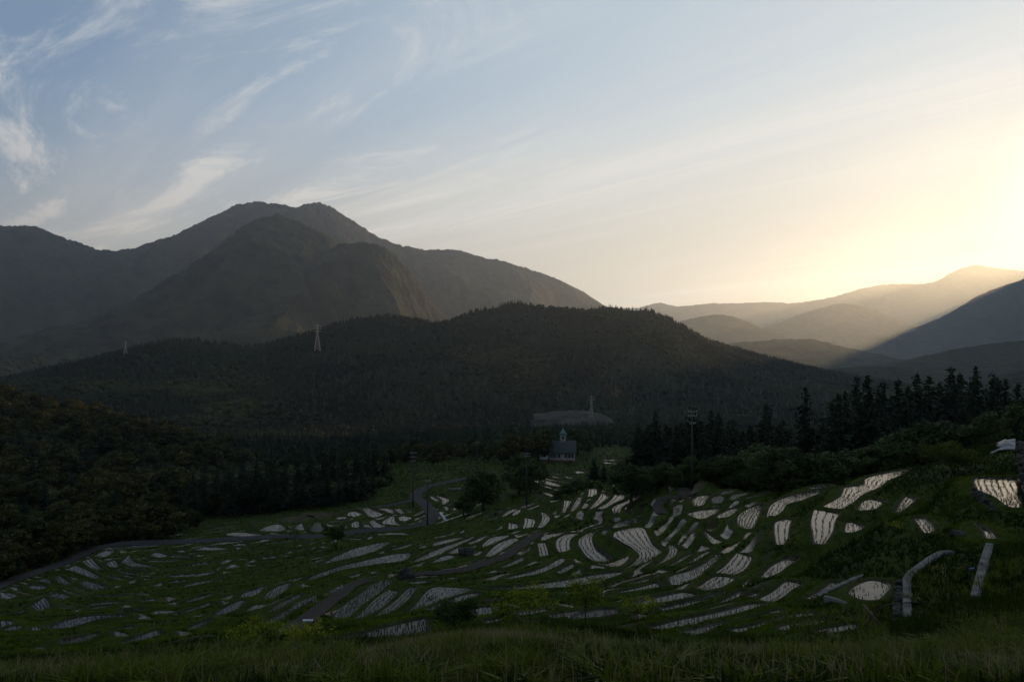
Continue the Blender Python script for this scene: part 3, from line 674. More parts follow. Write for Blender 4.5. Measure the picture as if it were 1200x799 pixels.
('U4',[(800,140),(780,170),(770,200)],[(900,150),(880,170),(800,200)],'s',None),
('U4',[(505,180),(510,230)],[(530,178),(533,228)],'w',None),
('U4',[(515,215),(480,245)],[(525,222),(490,250)],'w',None),
('U4',[(610,265),(575,285)],[(612,280),(590,295)],'w',None),
('U5',[(695,210),(560,225),(440,255),(350,290),(310,330),(295,380)],[(697,216),(600,255),(500,290),(430,305),(400,350),(350,385)],'w','bright paddy like a swan neck below the crest'),
('U5',[(740,172),(670,178),(600,195)],[(740,182),(680,195),(610,203)],'w','thin bright paddy right on the crest above the swan-neck one'),
('U5',[(430,410),(355,435),(350,500),(365,590),(390,600)],[(440,410),(460,418),(445,470),(440,540),(455,605)],'w','bright narrow upright paddy with straight rows'),
('U5',[(625,345),(608,420),(620,510),(632,580)],[(808,368),(765,430),(750,510),(690,585)],'w','large bright paddy narrowing downhill, directly below the stepped long one'),
('U5',[(1340,60),(1240,68),(1100,95),(990,125),(985,165),(900,180),(830,195),(825,245),(690,320)],[(1340,68),(1260,95),(1130,150),(1080,195),(960,240),(900,290),(820,348)],'w','longest and brightest paddy, stepped along the crest towards the round green tree'),
('U5',[(940,325),(975,285),(1050,272),(1110,290)],[(950,345),(1040,348),(1110,310)],'w','small oval glittering paddy under the stepped bright one'),
('U5',[(855,435),(848,495),(890,500)],[(890,435),(965,468),(940,490)],'w','small bright paddy with a flat base, lower of two in the bank'),
('U6',[(375,432),(340,480),(305,543)],[(432,455),(380,500),(320,545)],'w','small bright slanting paddy alone on the dark bank under the round green tree'),
('U6',[(435,590),(470,640),(510,698)],[(490,583),(540,630),(560,675)],'w','small bright paddy with bare mud along one side'),
('U6',[(880,300),(855,325),(890,395),(950,410),(1010,440),(1080,495),(1110,512)],[(1150,308),(1185,370),(1215,440),(1235,515)],'w','broad glowing paddy with seven bold dark rows, below the grey plastic sheet'),
('U6',[(862,625),(920,680),(945,735)],[(880,635),(960,690),(997,742)],'w','thin bright paddy like a knife blade above the straight concrete wall'),
]
ROADS = [  # name, material, centre line in the photograph, width
('road','asphalt',[(-40,704),(3,684),(50,668),(75,659),(93,651),(113,645),(150,640),(200,636),(270,632),(340,628),(375,627),(420,622),(450,619),(475,617),(497,612),(507,603),(499,592),(487,581),(500,571),(525,565),(552,559),(580,553)],3.4),
('path','gravel',[(322,747),(328,742),(350,731),(375,713),(398,697),(410,687),(432,679)],1.7),
('path','gravel',[(634,624),(617,634),(600,646),(592,652),(575,658),(558,663),(542,667),(517,670),(487,672)],1.6),
('path','gravel',[(776,602),(771,592),(783,583),(797,578),(802,570),(807,564)],1.7),
('path','asphalt',[(484,586),(457,592),(430,595)],2.4),
]
FLAT = [  # levelled grass plots: outline in the photograph and height
([(1068,722),(1068,676),(1085,660),(1116,647),(1150,650),(1142,697),(1136,720)], -11.42),
([(1152,716),(1152,697),(1166,640),(1260,640),(1290,716)], -11.15),
]

def on_plane(px, py, z):
    d = z * F / (CY - py); return np.array([(px - CX) / F * d, d, z])
def inside(P, X, Y):
    r = np.zeros(len(X), bool); n = len(P); j = n - 1
    for i in range(n):
        c = ((P[i, 1] > Y) != (P[j, 1] > Y)) & (X < (P[j, 0] - P[i, 0]) * (Y - P[i, 1]) / (P[j, 1] - P[i, 1] + 1e-12) + P[i, 0])
        r ^= c; j = i
    return r
def segdist(P, X, Y, closed=True):
    d = np.full(len(X), 1e9); t_at = np.zeros(len(X))
    n = len(P)
    for i in range(n if closed else n - 1):
        a, b = P[i], P[(i + 1) % n]; ab = b[:2] - a[:2]
        t = np.clip(((X - a[0]) * ab[0] + (Y - a[1]) * ab[1]) / (ab @ ab + 1e-9), 0, 1)
        q = np.hypot(X - a[0] - t * ab[0], Y - a[1] - t * ab[1])
        m = q < d; d = np.where(m, q, d); t_at = np.where(m, i + t, t_at)
    return d, t_at

paddies = []
for tile, A, B, kind, label in PADDY:
    ox, oy = TILE[tile]
    A = np.array(A, float) / 6 + (ox, oy); B = np.array(B, float) / 6 + (ox, oy)
    c = (resample(A, 9).mean(0) + resample(B, 9).mean(0)) / 2
    d = hit(c[0], c[1], 14.0); z = float(gz((c[0] - CX) / F * d, d))
    n = 22
    WA = np.array([on_plane(x, y, z) for x, y in resample(A, n)]); WB = np.array([on_plane(x, y, z) for x, y in resample(B, n)])
    paddies.append(dict(A=WA, B=WB, z=z, kind=kind, label=label, c=c, d=d, poly=np.vstack([WA, WB[::-1]])))

# two paddies that would overlap on the ground share one water level
def replane(p, z):
    for k in 'AB':
        q = p[k]; f = z / p['z']; p[k] = np.column_stack([q[:, 0] * f, q[:, 1] * f, np.full(len(q), z)])
    p['z'] = z; p['poly'] = np.vstack([p['A'], p['B'][::-1]])
for it in range(5):
    moved = 0
    for i, p in enumerate(paddies):
        for q in paddies[i + 1:]:
            if abs(p['z'] - q['z']) < 0.02 or np.hypot(*(p['c'] - q['c'])) > 160: continue
            if inside(p['poly'], q['poly'][:, 0], q['poly'][:, 1]).any() or inside(q['poly'], p['poly'][:, 0], p['poly'][:, 1]).any():
                z = (p['z'] + q['z']) / 2; replane(p, z); replane(q, z); moved += 1
    if not moved: break

# ------------------------------------------------------------------ the ground: one sheet, terraced round the paddies
ga = np.concatenate([np.linspace(-1.25, -0.84, 40)[:-1], np.linspace(-0.84, 0.84, 1050), np.linspace(0.84, 1.25, 40)[1:]])
gl = np.concatenate([np.linspace(math.log(3), math.log(13), 70)[:-1], np.linspace(math.log(13), math.log(345), 860), np.linspace(math.log(345), math.log(16500), 150)[1:]])
AG, LG = np.meshgrid(ga, gl); YG = np.exp(LG); XG = AG * YG
X, Y = XG.ravel(), YG.ravel()
Z0 = bil(TABZ, AG.ravel(), LG.ravel())
road_w = []
for name, mt, line, w in ROADS:
    P = resample(np.array([at(px, py, 20.0) for px, py in line]), 70); P[:, 2] = gz(P[:, 0], P[:, 1])
    k = np.ones(9) / 9; P[4:-4, 2] = np.convolve(P[:, 2], k, 'same')[4:-4]
    road_w.append((name, mt, P, w))
# generic terraces: risers and treads with wandering edges
terr = smooth((Y - 30) / 12) * (1 - smooth((Y - 170) / 45)) * (1 - smooth((np.abs(X) - 150) / 40)) * (1 - smooth((X / Y - 0.34) / 0.08))
step = 0.9
wob = 1.3 * fbm(X / 24, Y / 24, 3) + 0.30 * fbm(X / 6, Y / 6, 2)
t = Z0 / step + wob; fl = np.floor(t); fr = t - fl
Zt = (fl + smooth((fr - 0.82) / 0.17) - wob) * step
Z = Z0 + (Zt - Z0) * terr * 0.95
Z += 0.10 * fbm(X / 2.3, Y / 2.3, 3) * smooth((Y - 6) / 8)
Z += 0.55 * fbm(X / 9, Y / 9, 3) * smooth((60 - Y) / 20) * smooth((Y - 6) / 6)     # lumpy near bank
W = np.full(len(X), 0.14); S = W * Z; dmin = np.full(len(X), 99.0); ins = np.full(len(X), np.nan); insw = np.zeros(len(X), bool)
for p in paddies:
    P = p['poly']; g = 4.5
    idx = np.nonzero((X > P[:, 0].min() - g) & (X < P[:, 0].max() + g) & (Y > P[:, 1].min() - g) & (Y < P[:, 1].max() + g))[0]
    if not len(idx): continue
    d, _ = segdist(P, X[idx], Y[idx]); i_ = inside(P, X[idx], Y[idx]); d[i_] = 0
    w = np.exp(-(d / 1.3) ** 2); W[idx] += w; S[idx] += w * p['z']
    dmin[idx] = np.minimum(dmin[idx], d)
    k = idx[i_]; ins[k] = np.fmax(ins[k], p['z'])
Z = S / W
cell = YG.ravel() * 0.0022
rw = np.maximum(0.30, cell * 1.2)
Z += (0.13 + 0.0012 * YG.ravel()) * np.exp(-((dmin - rw * 1.3) / rw) ** 2)
Z = np.where(np.isnan(ins), Z, ins - 0.14)
mud = np.exp(-(dmin / np.maximum(0.26, cell * 0.9)) ** 2)
nograss = dmin < np.maximum(0.28, cell * 1.0)
for poly, zf in FLAT:
    P = np.array([on_plane(px, py, zf) for px, py in poly]); d, _ = segdist(P, X, Y); i_ = inside(P, X, Y); d[i_] = 0
    w = np.exp(-(d / 0.5) ** 2); Z = Z * (1 - w) + zf * w
for name, mt, P, w in road_w:
    idx = np.nonzero((X > P[:, 0].min() - 5) & (X < P[:, 0].max() + 5) & (Y > P[:, 1].min() - 5) & (Y < P[:, 1].max() + 5))[0]
    d, ti = segdist(P, X[idx], Y[idx], False); zr = np.interp(ti, np.arange(len(P)), P[:, 2])
    k = 1 - smooth((d - w / 2 - 0.3) / 1.4)
    k = np.where(np.isnan(ins[idx]), k, 0)
    Z[idx] = Z[idx] * (1 - k) + (zr - 0.06) * k
    nograss[idx[d < w / 2 + 0.15]] = True
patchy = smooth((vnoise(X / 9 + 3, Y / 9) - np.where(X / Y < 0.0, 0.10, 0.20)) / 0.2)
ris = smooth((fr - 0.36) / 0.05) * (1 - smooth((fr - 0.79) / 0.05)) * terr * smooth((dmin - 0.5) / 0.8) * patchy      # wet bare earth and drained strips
lip = np.maximum(smooth((fr - 0.84) / 0.06), 1 - smooth((fr - 0.10) / 0.14)) * terr                                 # lush strip along each rim, tinted up where flat light hides the relief
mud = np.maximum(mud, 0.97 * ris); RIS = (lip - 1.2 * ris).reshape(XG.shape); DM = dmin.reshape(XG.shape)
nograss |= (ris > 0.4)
ZG = Z.reshape(XG.shape); MUD = mud.reshape(XG.shape); NOG = nograss.reshape(XG.shape)
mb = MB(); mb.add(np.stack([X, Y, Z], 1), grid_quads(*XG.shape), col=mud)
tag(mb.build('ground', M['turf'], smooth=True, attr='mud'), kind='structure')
def gidx(x, y):
    a = x / y; i = np.clip(np.searchsorted(gl, np.log(y)), 1, len(gl) - 1); j = np.clip(np.searchsorted(ga, a), 1, len(ga) - 1)
    return i, j
def hz_(x, y):
    """Height of the finished, terraced ground."""
    x = np.asarray(x, float); y = np.asarray(y, float); a = x / y; l = np.log(y)
    i, j = gidx(x, y); v = (l - gl[i - 1]) / (gl[i] - gl[i - 1]); u = np.clip((a - ga[j - 1]) / (ga[j] - ga[j - 1]), 0, 1)
    return (ZG[i - 1, j - 1] * (1 - u) + ZG[i - 1, j] * u) * (1 - v) + (ZG[i, j - 1] * (1 - u) + ZG[i, j] * u) * v
def base_at(px, py, d):
    x = (px - CX) / F * d; return np.array([x, d, float(hz_(x, d))])
def on(px, py, ymin=14.0):
    d = hit(px, py, ymin); return base_at(px, py, d)

for name, mt, P, w in road_w:
    T = np.gradient(P[:, :2], axis=0); T /= np.linalg.norm(T, axis=1)[:, None]; Nn = np.stack([-T[:, 1], T[:, 0]], 1)
    off = np.array([-0.5, -0.25, 0, 0.25, 0.5]) * w
    wj = 1 + 0.10 * fbm(np.arange(len(P)) * 0.35, np.zeros(len(P)), 2)
    V = np.concatenate([P[:, None, :2] + Nn[:, None] * (off[None, :] * wj[:, None])[..., None], np.broadcast_to((P[:, 2] + 0.05)[:, None, None], (len(P), 5, 1)) + np.array([-0.03, 0.0, 0.02, 0, -0.03])[None, :, None]], -1)
    mb = MB(); mb.add(V.reshape(-1, 3), grid_quads(len(P), 5)); tag(mb.build(name, M[mt], smooth=True), kind='structure')

# ------------------------------------------------------------------ water, mud and rice seedlings
def blades(P, h, w, k, lean, tint, seed=0, bend=False):
    """k blades rooted at each point of P, as bare triangles (or bent two-piece blades)."""
    r = np.random.default_rng(seed); n = len(P); N_ = n * k
    B = np.repeat(P, k, 0); hh = np.repeat(np.broadcast_to(h, (n,)), k) * r.uniform(0.6, 1.15, N_); ww = np.repeat(np.broadcast_to(w, (n,)), k)
    th = r.uniform(0, 2 * PI, N_); ln = np.abs(r.normal(0, 1, N_)) * lean
    dx, dy = np.cos(th), np.sin(th)
    B = B + np.stack([dx, dy, 0 * dx], 1) * (np.repeat(np.broadcast_to(w, (n,)), k) * 1.5 * r.random(N_))[:, None]
    s = r.uniform(0, 2 * PI, N_); sx, sy = np.cos(s), np.sin(s)
    side = np.stack([sx, sy, 0 * sx], 1) * ww[:, None] * 0.5
    tip = B + np.stack([dx * ln * hh, dy * ln * hh, hh], 1)
    tt = np.repeat(np.broadcast_to(tint, (n,)), k) + r.normal(0, 0.10, N_)
    if not bend:
        v = np.stack([B - side, B + side, tip], 1).reshape(-1, 3)
        return v, None, np.arange(N_ * 3).reshape(-1, 3), np.repeat(tt, 3)
    mid = B + np.stack([dx * ln * hh * 0.30, dy * ln * hh * 0.30, hh * 0.62], 1)
    v = np.stack([B - side, B + side, mid - side * 0.8, mid + side * 0.8, tip - np.array([0, 0, 1.0]) * (ln * hh * 0.25)[:, None]], 1).reshape(-1, 3)
    i = np.arange(N_)[:, None] * 5
    return v, i + np.array([[0, 1, 3, 2]]), i + np.array([[2, 3, 4]]), np.repeat(tt, 5)

def region_label(p):
    x, y = p['c']; A, B = p['A'], p['B']
    ln = np.linalg.norm(np.diff((A + B) / 2, axis=0), axis=1).sum(); wd = np.linalg.norm(A - B, axis=1).mean()
    shape = 'thin sliver of' if ln / max(wd, .1) > 7 else ('slender' if ln / max(wd, .1) > 3.6 else 'small')
    wet = {'w': 'flooded paddy', 'm': 'muddy paddy', 's': 'dry bare paddy'}[p['kind']]
    if p['d'] > 225 and x > 590: where = 'on the tiny terraces below the green-roofed hall'
    elif x > 590 and y < 625: where = 'among the comb of paddies under the crest' if x < 770 else 'along the crest under the dark cedars'
    elif x > 590 and x < 690: where = 'close to the three young trees'
    elif x > 700: where = 'on the stepped slope near the concrete channel'
    elif y < 625 and x > 470: where = 'in the grass beside the big dark broad tree'
    elif y < 625: where = 'inside the road bend'
    elif x > 455: where = 'on the banks round the boulder'
    elif y > 735 and x > 380: where = 'around the dark bush'
    elif x > 300: where = 'near the dark gravel path'
    elif x > 185: where = 'on the dark banks below the long road'
    else: where = 'in the hollow under the long road'
    art = shape if shape.startswith('thin') else shape
    return f'{art} {wet} {where}', f'paddies {where}'

rs = np.random.default_rng(5)
for p in paddies:
    A, B, z = p['A'], p['B'], p['z']; m_ = 6
    G = A[:, None] + (B - A)[:, None] * np.linspace(0, 1, m_)[None, :, None]; G[..., 2] = z
    mb = MB(); mb.add(G.reshape(-1, 3), grid_quads(len(A), m_))
    o = mb.build('rice_paddy', M[{'w': 'water', 'm': 'mud', 's': 'soil'}[p['kind']]])
    if p['label']: tag(o, p['label'], 'rice paddy', 'flooded rice paddies')
    else:
        lb, gp = region_label(p); tag(o, lb, 'rice paddy', lb)
    if p['kind'] == 's': continue
    wd = np.linalg.norm(A - B, axis=1).mean(); ln = np.linalg.norm(np.diff((A + B) / 2, axis=0), axis=1).sum()
    west = p['c'][0] < 470; glow = p['c'][0] > 900
    sp = float(np.clip(p['d'] * 0.0066, 0.36, 1.1)) * (0.8 if west else (1.25 if glow else 1.0))
    if p['label'] and 'seven bold' in p['label']: sp = wd / 7.2; Q_thin = True
    nr = max(2, int(wd / sp)); ns = max(3, int(ln / ((0.15 + p['d'] * 0.0010) * (0.7 if west else 1.0))))
    AA, BB = resample(A, ns), resample(B, ns)
    v = (np.arange(nr) + 0.5) / nr
    Q = AA[:, None] + (BB - AA)[:, None] * v[None, :, None]
    Q = Q.reshape(-1, 3) + rs.normal(0, 1, (ns * nr, 3)) * np.array([0.035, 0.035, 0])
    Q = Q[rs.random(len(Q)) < ((0.62 if glow else 0.9) if p['kind'] == 'w' else 0.45)]
    Q[:, 2] = z - 0.02
    if len(Q) < 3: continue
    sc = 1 + p['d'] * 0.004
    bl = blades(Q, 0.20 * sc * 0.9, 0.024 * sc, 5 if p['d'] < 140 else 4, 0.35, rs.random(len(Q)), int(p['d'] * 100))
    mb = MB(); mb.add(*bl[:3], col=bl[3]); s = mb.build('rice_seedlings', M['rice'], o, attr='tint'); tag(s, kind='stuff')

# ------------------------------------------------------------------ grass
def scatter(n, y0, y1, amax=0.86, seed=1, keep=None):
    r = np.random.default_rng(seed)
    a = r.uniform(-amax, amax, n); y = np.exp(r.uniform(math.log(y0), math.log(y1), n)); x = a * y
    i, j = gidx(x, y); ok = ~NOG[i, j]
    if keep is not None: ok &= keep(x, y, r)
    x, y = x[ok], y[ok]
    return np.stack([x, y, hz_(x, y) - 0.03], 1), r
# bank grass over the terraces
def kb(x, y, r): return r.random(len(x)) < np.clip(0.25 + 1.1 * vnoise(x / 3.0, y / 3.0), 0, 1)
P, r = scatter(GRASS_N, 26, 400, 0.84, 3, kb)
sc = 1 + P[:, 1] * 0.006
gi, gj = gidx(P[:, 0], P[:, 1])
tint = 0.08 + 0.45 * fbm(P[:, 0] / 16, P[:, 1] / 16, 3) + 0.3 * fbm(P[:, 0] / 3, P[:, 1] / 3, 2) + 0.62 * RIS[gi, gj] + 0.55 * np.exp(-((DM[gi, gj] - 0.8) / 0.7) ** 2)  # rim grass brightened, strips darkened: terrace relief put into the tint
gh = 0.09 + 0.13 * smooth((DM[gi, gj] - 0.3) / 2.0) + 0.10 * np.clip(fbm(P[:, 0] / 7, P[:, 1] / 7, 2), 0, 1) - 0.07 * (RIS[gi, gj] > 0.4)
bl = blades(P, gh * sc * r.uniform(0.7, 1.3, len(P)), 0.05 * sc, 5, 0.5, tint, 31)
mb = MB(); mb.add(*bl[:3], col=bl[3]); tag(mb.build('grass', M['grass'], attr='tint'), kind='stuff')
# meadow in front of the camera
def km(x, y, r): return y < 26 + 5 * vnoise(x / 4, y / 4) + 6 * (x > 12)
P, r = scatter(MEADOW_N, 8.3, 40, 0.86, 4, km)
pxx, pyy = CX + P[:, 0] / P[:, 1] * F, CY - P[:, 2] / P[:, 1] * F
patch = lambda cx, cy, wx, wy: np.exp(-((P[:, 0] - on(cx, cy, 9.5)[0]) / wx) ** 2 - ((P[:, 1] - on(cx, cy, 9.5)[1]) / wy) ** 2)
dry = 0.80 * patch(545, 764, 2.2, 1.6) + 0.6 * patch(650, 764, 2.2, 1.4) + 0.7 * patch(370, 785, 2.0, 1.6) + 0.45 * patch(930, 770, 2.5, 1.5)
dr = dry * (0.6 + 0.8 * vnoise(P[:, 0] / 0.5, P[:, 1] / 0.5)) + 0.35 * np.clip(fbm(P[:, 0] / 2.6 + 5, P[:, 1] / 2.6, 3), 0, 1)
tall = (1 + 1.3 * fbm(P[:, 0] / 1.4, P[:, 1] / 1.4, 3)) * (1 - 0.35 * smooth((P[:, 1] - 19) / 6))
tint = 0.30 + 0.55 * fbm(P[:, 0] / 0.9, P[:, 1] / 0.9, 3) + 0.25 * fbm(P[:, 0] / 4, P[:, 1] / 4, 2) + 0.14 * r.normal(0, 1, len(P)) + 0.55 * np.clip(dr - 0.1, 0, 1)
bl = blades(P, np.clip(0.36 * tall, 0.12, 0.75), 0.013, 4, 0.55, np.clip(tint, 0, 1), 33, True)
mb = MB(); mb.add(*bl[:3], col=bl[3])
# broad-leaved weeds, seed heads and dead stalks between the blades
wk = vnoise(P[:, 0] / 1.6 + 9, P[:, 1] / 1.6)
Q = P[(wk > 0.58)][::5]; q2 = blades(Q, 0.40, 0.060, 7, 1.0, np.clip(0.30 + 0.25 * np.random.default_rng(2).normal(0, 1, len(Q)), 0, 0.6), 35, True); mb.add(*q2[:3], col=q2[3])
Q = P[(wk < 0.36)][::6]; q2 = blades(Q, 0.62, 0.030, 5, 0.75, 0.45, 38, True); mb.add(*q2[:3], col=q2[3])
Q = P[(dr > 0.30)][::2]; q3 = blades(Q, 0.60, 0.020, 3, 0.22, 0.95, 36, True); mb.add(*q3[:3], col=q3[3])
Q = P[::40]; q3 = blades(Q, 0.72, 0.012, 2, 0.35, 0.78, 39, True); mb.add(*q3[:3], col=q3[3])
tag(mb.build('grass', M['meadow'], attr='tint'), kind='stuff')
# sword-leaved clumps by the concrete walls
x = rs.uniform(8.6, 24, 2600); y = rs.uniform(22.0, 27.5, 2600); k = (vnoise(x / 1.1, y / 1.1) > 0.36) & (x / y > 0.555) 
x, y = x[k], y[k]; P = np.stack([x, y, hz_(x, y) - 0.05], 1)
bl = blades(P, 0.85, 0.030, 5, 0.33, 0.15, 37, True)
mb = MB(); mb.add(*bl[:3], col=bl[3]); tag(mb.build('tall_grass', M['grass'], attr='tint'), kind='stuff')
# ------------------------------------------------------------------ plants
def cards(P, size, r, up=0.35, out=None, tint=0.5, asp=0.6):
    """One small leaf-spray quad per point, facing mostly away from `out`'s centre."""
    n = len(P); d = r.normal(0, 1, (n, 3))
    if out is not None: d = d * 0.7 + out
    d[:, 2] += up; d /= np.linalg.norm(d, axis=1)[:, None] + 1e-9
    u = np.cross(d, r.normal(0, 1, (n, 3))); u /= np.linalg.norm(u, axis=1)[:, None] + 1e-9
    w = np.cross(d, u); s = (size * r.uniform(0.6, 1.3, n))[:, None]
    v = np.stack([P - u * s, P - w * s * asp * 0.8, P + u * s, P + w * s * asp], 1).reshape(-1, 3)
    return v, np.arange(n * 4).reshape(-1, 4), None, np.repeat(np.broadcast_to(tint, (n,)), 4)

def cedar_meshes(seed, H=22.0, R=3.6, dens=1.0):
    r = np.random.default_rng(seed)
    mb = MB(); z0 = H * r.uniform(0.06, 0.16)
    P, S, O, T = [], [], [], []
    z = z0; lean = r.normal(0, 0.012, 2); ph = r.uniform(0, 6, 4)
    while z < H * 0.995:
        f = (z - z0) / (H - z0)
        prof = (1 - f) ** 0.75 * (0.55 + 0.45 * min(1, f * 6)) * (1 + 0.16 * math.sin(z * 1.15 + ph[3])) + 0.02
        nb = max(3, int((5 + 9 * (1 - f)) * dens))
        for b in range(nb):
            a = r.uniform(0, 2 * PI); L = R * prof * r.uniform(0.45, 1.12) * (1 + 0.22 * math.sin(2 * a + ph[0] + z * 0.45) + 0.16 * math.sin(3 * a + ph[1] - z * 0.8))
            k = max(2, int(3 + L * 2.2))
            s = np.linspace(0.15, 1, k); drop = 0.34 * L * s ** 1.8 - 0.10 * L * s
            q = np.stack([math.cos(a) * L * s, math.sin(a) * L * s, z - drop], 1) + r.normal(0, 0.10, (k, 3))
            q[:, :2] += lean * z
            P.append(q); O.append(np.tile([math.cos(a) * 0.5, math.sin(a) * 0.5, 0.35], (k, 1))); T.append(np.full(k, r.uniform(0.2, 0.8)))
            S.append(np.full(k, 0.62 * (0.55 + 0.6 * (1 - f))) * (1.15 - 0.45 * s))
        z += 0.42 + 0.16 * r.random()
    P = np.concatenate(P); S = np.concatenate(S); O = np.concatenate(O); T = np.concatenate(T)
    v = cards(P, S, r, 0.1, O, T, 0.55); mb.add(v[0], v[1], col=v[3])
    tip = np.array([[lean[0] * H, lean[1] * H, H + 0.5], [0.16, 0, H - 0.9], [-0.1, 0.14, H - 0.9], [-0.1, -0.14, H - 0.9]]); mb.add(tip, t=[[0, 1, 2], [0, 2, 3], [0, 3, 1]])
    crown = mb.mesh('crown', M['conifer'], attr='tint')
    tb = MB(); tube(tb, [(0, 0, -0.8), (0, 0, 1.0), (lean[0] * H * .5, lean[1] * H * .5, H * 0.5), (lean[0] * H, lean[1] * H, H * 0.97)], [0.42, 0.33, 0.2, 0.03], 8)
    return crown, tb.mesh('trunk', M['bark'], smooth=True), H

def broad_meshes(seed, H=10.0, R=4.5, n=2400, size=0.34, m='broad', lob=13, trunk=True, low=0.18):
    r = np.random.default_rng(seed); P, O, T = [], [], []
    tb = MB(); fork = H * r.uniform(0.22, 0.34)
    tube(tb, [(0, 0, -0.5), (0.05, 0, fork * 0.5), (r.normal(0, .12), r.normal(0, .12), fork)], [0.05 * H ** .8, 0.04 * H ** .8, 0.032 * H ** .8], 8)
    for k in range(lob):
        a = k * 2.4 + r.uniform(-0.4, 0.4); t = (k + 0.5) / lob
        zc = H * (low + 0.10 + (0.80 - low) * t ** 0.85) ; rad = R * (math.sin(PI * min(0.96, 0.18 + 0.80 * t)) ** 0.7) * r.uniform(0.42, 0.80)
        c = np.array([math.cos(a) * rad, math.sin(a) * rad, zc]); lr = R * r.uniform(0.28, 0.46) * (1.1 - 0.35 * t)
        m_ = int(n / lob * (lr / (0.36 * R)) ** 2)
        d = r.normal(0, 1, (m_, 3)); d /= np.linalg.norm(d, axis=1)[:, None]
        rr = lr * r.uniform(0.62, 1.10, m_) * (1 + 0.25 * np.sin(d[:, 0] * 5 + k) * np.sin(d[:, 1] * 5 + 2 * k))
        P.append(c + d * rr[:, None] * np.array([1, 1, 0.78])); O.append(d * 0.9); T.append(np.full(m_, r.uniform(0.15, 0.85)) + r.normal(0, 0.12, m_))
        tube(tb, [(0, 0, fork * r.uniform(0.7, 1.0)), tuple(c * np.array([0.45, 0.45, 0]) + np.array([0, 0, fork + (zc - fork) * 0.55])), tuple(c)], [0.022 * H ** .8, 0.013 * H ** .8, 0.004 * H ** .8], 5)
    P = np.concatenate(P); mb = MB(); v = cards(P, size, r, 0.35, np.concatenate(O), np.concatenate(T), 0.7); mb.add(v[0], v[1], col=v[3])
    return mb.mesh('crown', M[m], attr='tint'), tb.mesh('trunk', M['bark'], smooth=True), H

class Kind:
    def __init__(s, name, variants, cat): s.name, s.variants, s.cat, s.i = name, variants, cat, 0
    def put(s, x, y, H, label, group=None, wide=1.0, zoff=0.0, var=None):
        cr, tr, H0 = s.variants[(s.i if var is None else var) % len(s.variants)]; s.i += 1
        f = H / H0
        t = thing(s.name, label, s.cat, (x, y, float(hz_(x, y)) - 0.05 + zoff), rs.uniform(0, 6.28), group)
        t.scale = (f * wide, f * wide, f)
        link('trunk', tr, t); link('crown', cr, t)
        return t
    def px(s, px, top, d, label, group=None, wide=1.0, minh=1.5):
        x = (px - CX) / F * d; H = max(minh, (CY - top) / F * d - float(hz_(x, d)))
        return s.put(x, d, H, label, group, wide)
cedar = Kind('cedar_tree', [cedar_meshes(s, 22, R) for s, R in ((1, 4.9), (2, 5.6), (3, 4.4), (4, 6.0), (5, 5.2))], 'tree')
cedar_lo = Kind('cedar_tree', [cedar_meshes(s, 20, R, 0.55) for s, R in ((11, 4.6), (12, 5.2), (13, 4.3))], 'tree')
broad = Kind('broadleaf_tree', [broad_meshes(s, 10, R, 3400, 0.30) for s, R in ((21, 4.4), (22, 5.2), (23, 4.0))], 'tree')
hillt = Kind('broadleaf_tree', [broad_meshes(s, 11, R, 1100, 0.55, 'autumn', 10) for s, R in ((31, 4.6), (32, 5.4), (33, 4.0), (34, 5.0))], 'tree')

# the cedar wood on the eastern crest
STAND = 'dark pointed cedar in the dense wood behind the terrace crest'
def lab(px, names, default): return names.get(px, default)
NAMED = {946: 'tall solitary narrow cedar with a ragged spire, standing clear of the crest wood', 769: 'broad conical cedar at the end of the crest wood nearest the hall',
         814: 'slim cedar right behind the tall utility pole', 1002: 'slightly shorter of twin thin-topped cedars at the start of the crest wood', 1015: 'slightly taller of twin thin-topped cedars at the start of the crest wood',
         1111: 'tallest cedar of the crest wood, standing above its neighbours', 1145: 'cedar with two close tips behind the pale green broadleaf tree'}
for px, top, d in [(769,481,150),(752,503,160),(785,500,150),(814,476,142),(800,498,146),(835,480,160),(842,484,152),(858,492,172),(878,497,170),(900,472,205),(946,452,140),(918,492,150),(966,488,165),(1002,440,166),(1015,438,166),(990,457,172),(1028,456,172),(1039,446,160),(1055,444,166),(1066,451,172),(1076,437,156),(1089,441,160),(1100,447,172),(1111,429,150),(1127,437,156),(1136,446,166),(1145,430,150),(1158,436,152),(1167,444,162),(1177,443,150),(1191,449,156),(1206,446,150),(1222,440,150),(1244,436,150),(1262,440,150)]:
    cedar.px(px, top, d, lab(px, NAMED, STAND), 'cedars behind the terrace crest' , 1.3 if px in (769,) else (1.0 if px in (946, 1002, 1015) else rs.uniform(1.15, 1.5)))
for k in range(40):
    px = 748 + k * 12.4 + rs.uniform(-5, 5); d = rs.uniform(122, 150)
    if 930 < px < 965: continue
    cedar.px(px, rs.uniform(480, 508) + (14 if px < 960 else -22), d, STAND, 'cedars behind the terrace crest', rs.uniform(1.2, 1.6))
for k in range(24):
    px = 758 + k * 10.3 + rs.uniform(-4, 4)
    if 934 < px < 958: continue
    cedar.px(px, rs.uniform(490, 506), rs.uniform(150, 178), STAND, 'cedars behind the terrace crest', rs.uniform(1.3, 1.7))
STB = 'dark bushy broadleaf tree at the foot of the crest cedar wood'
for k in range(26):
    px = 742 + k * 14 + rs.uniform(-5, 5); d = rs.uniform(114, 128) if px < 900 else rs.uniform(98, 115)
    broad.px(px, rs.uniform(528, 548) - (0 if px < 880 else 12), d, STB, 'bushy trees under the cedars', rs.uniform(1.0, 1.5), 2.5)
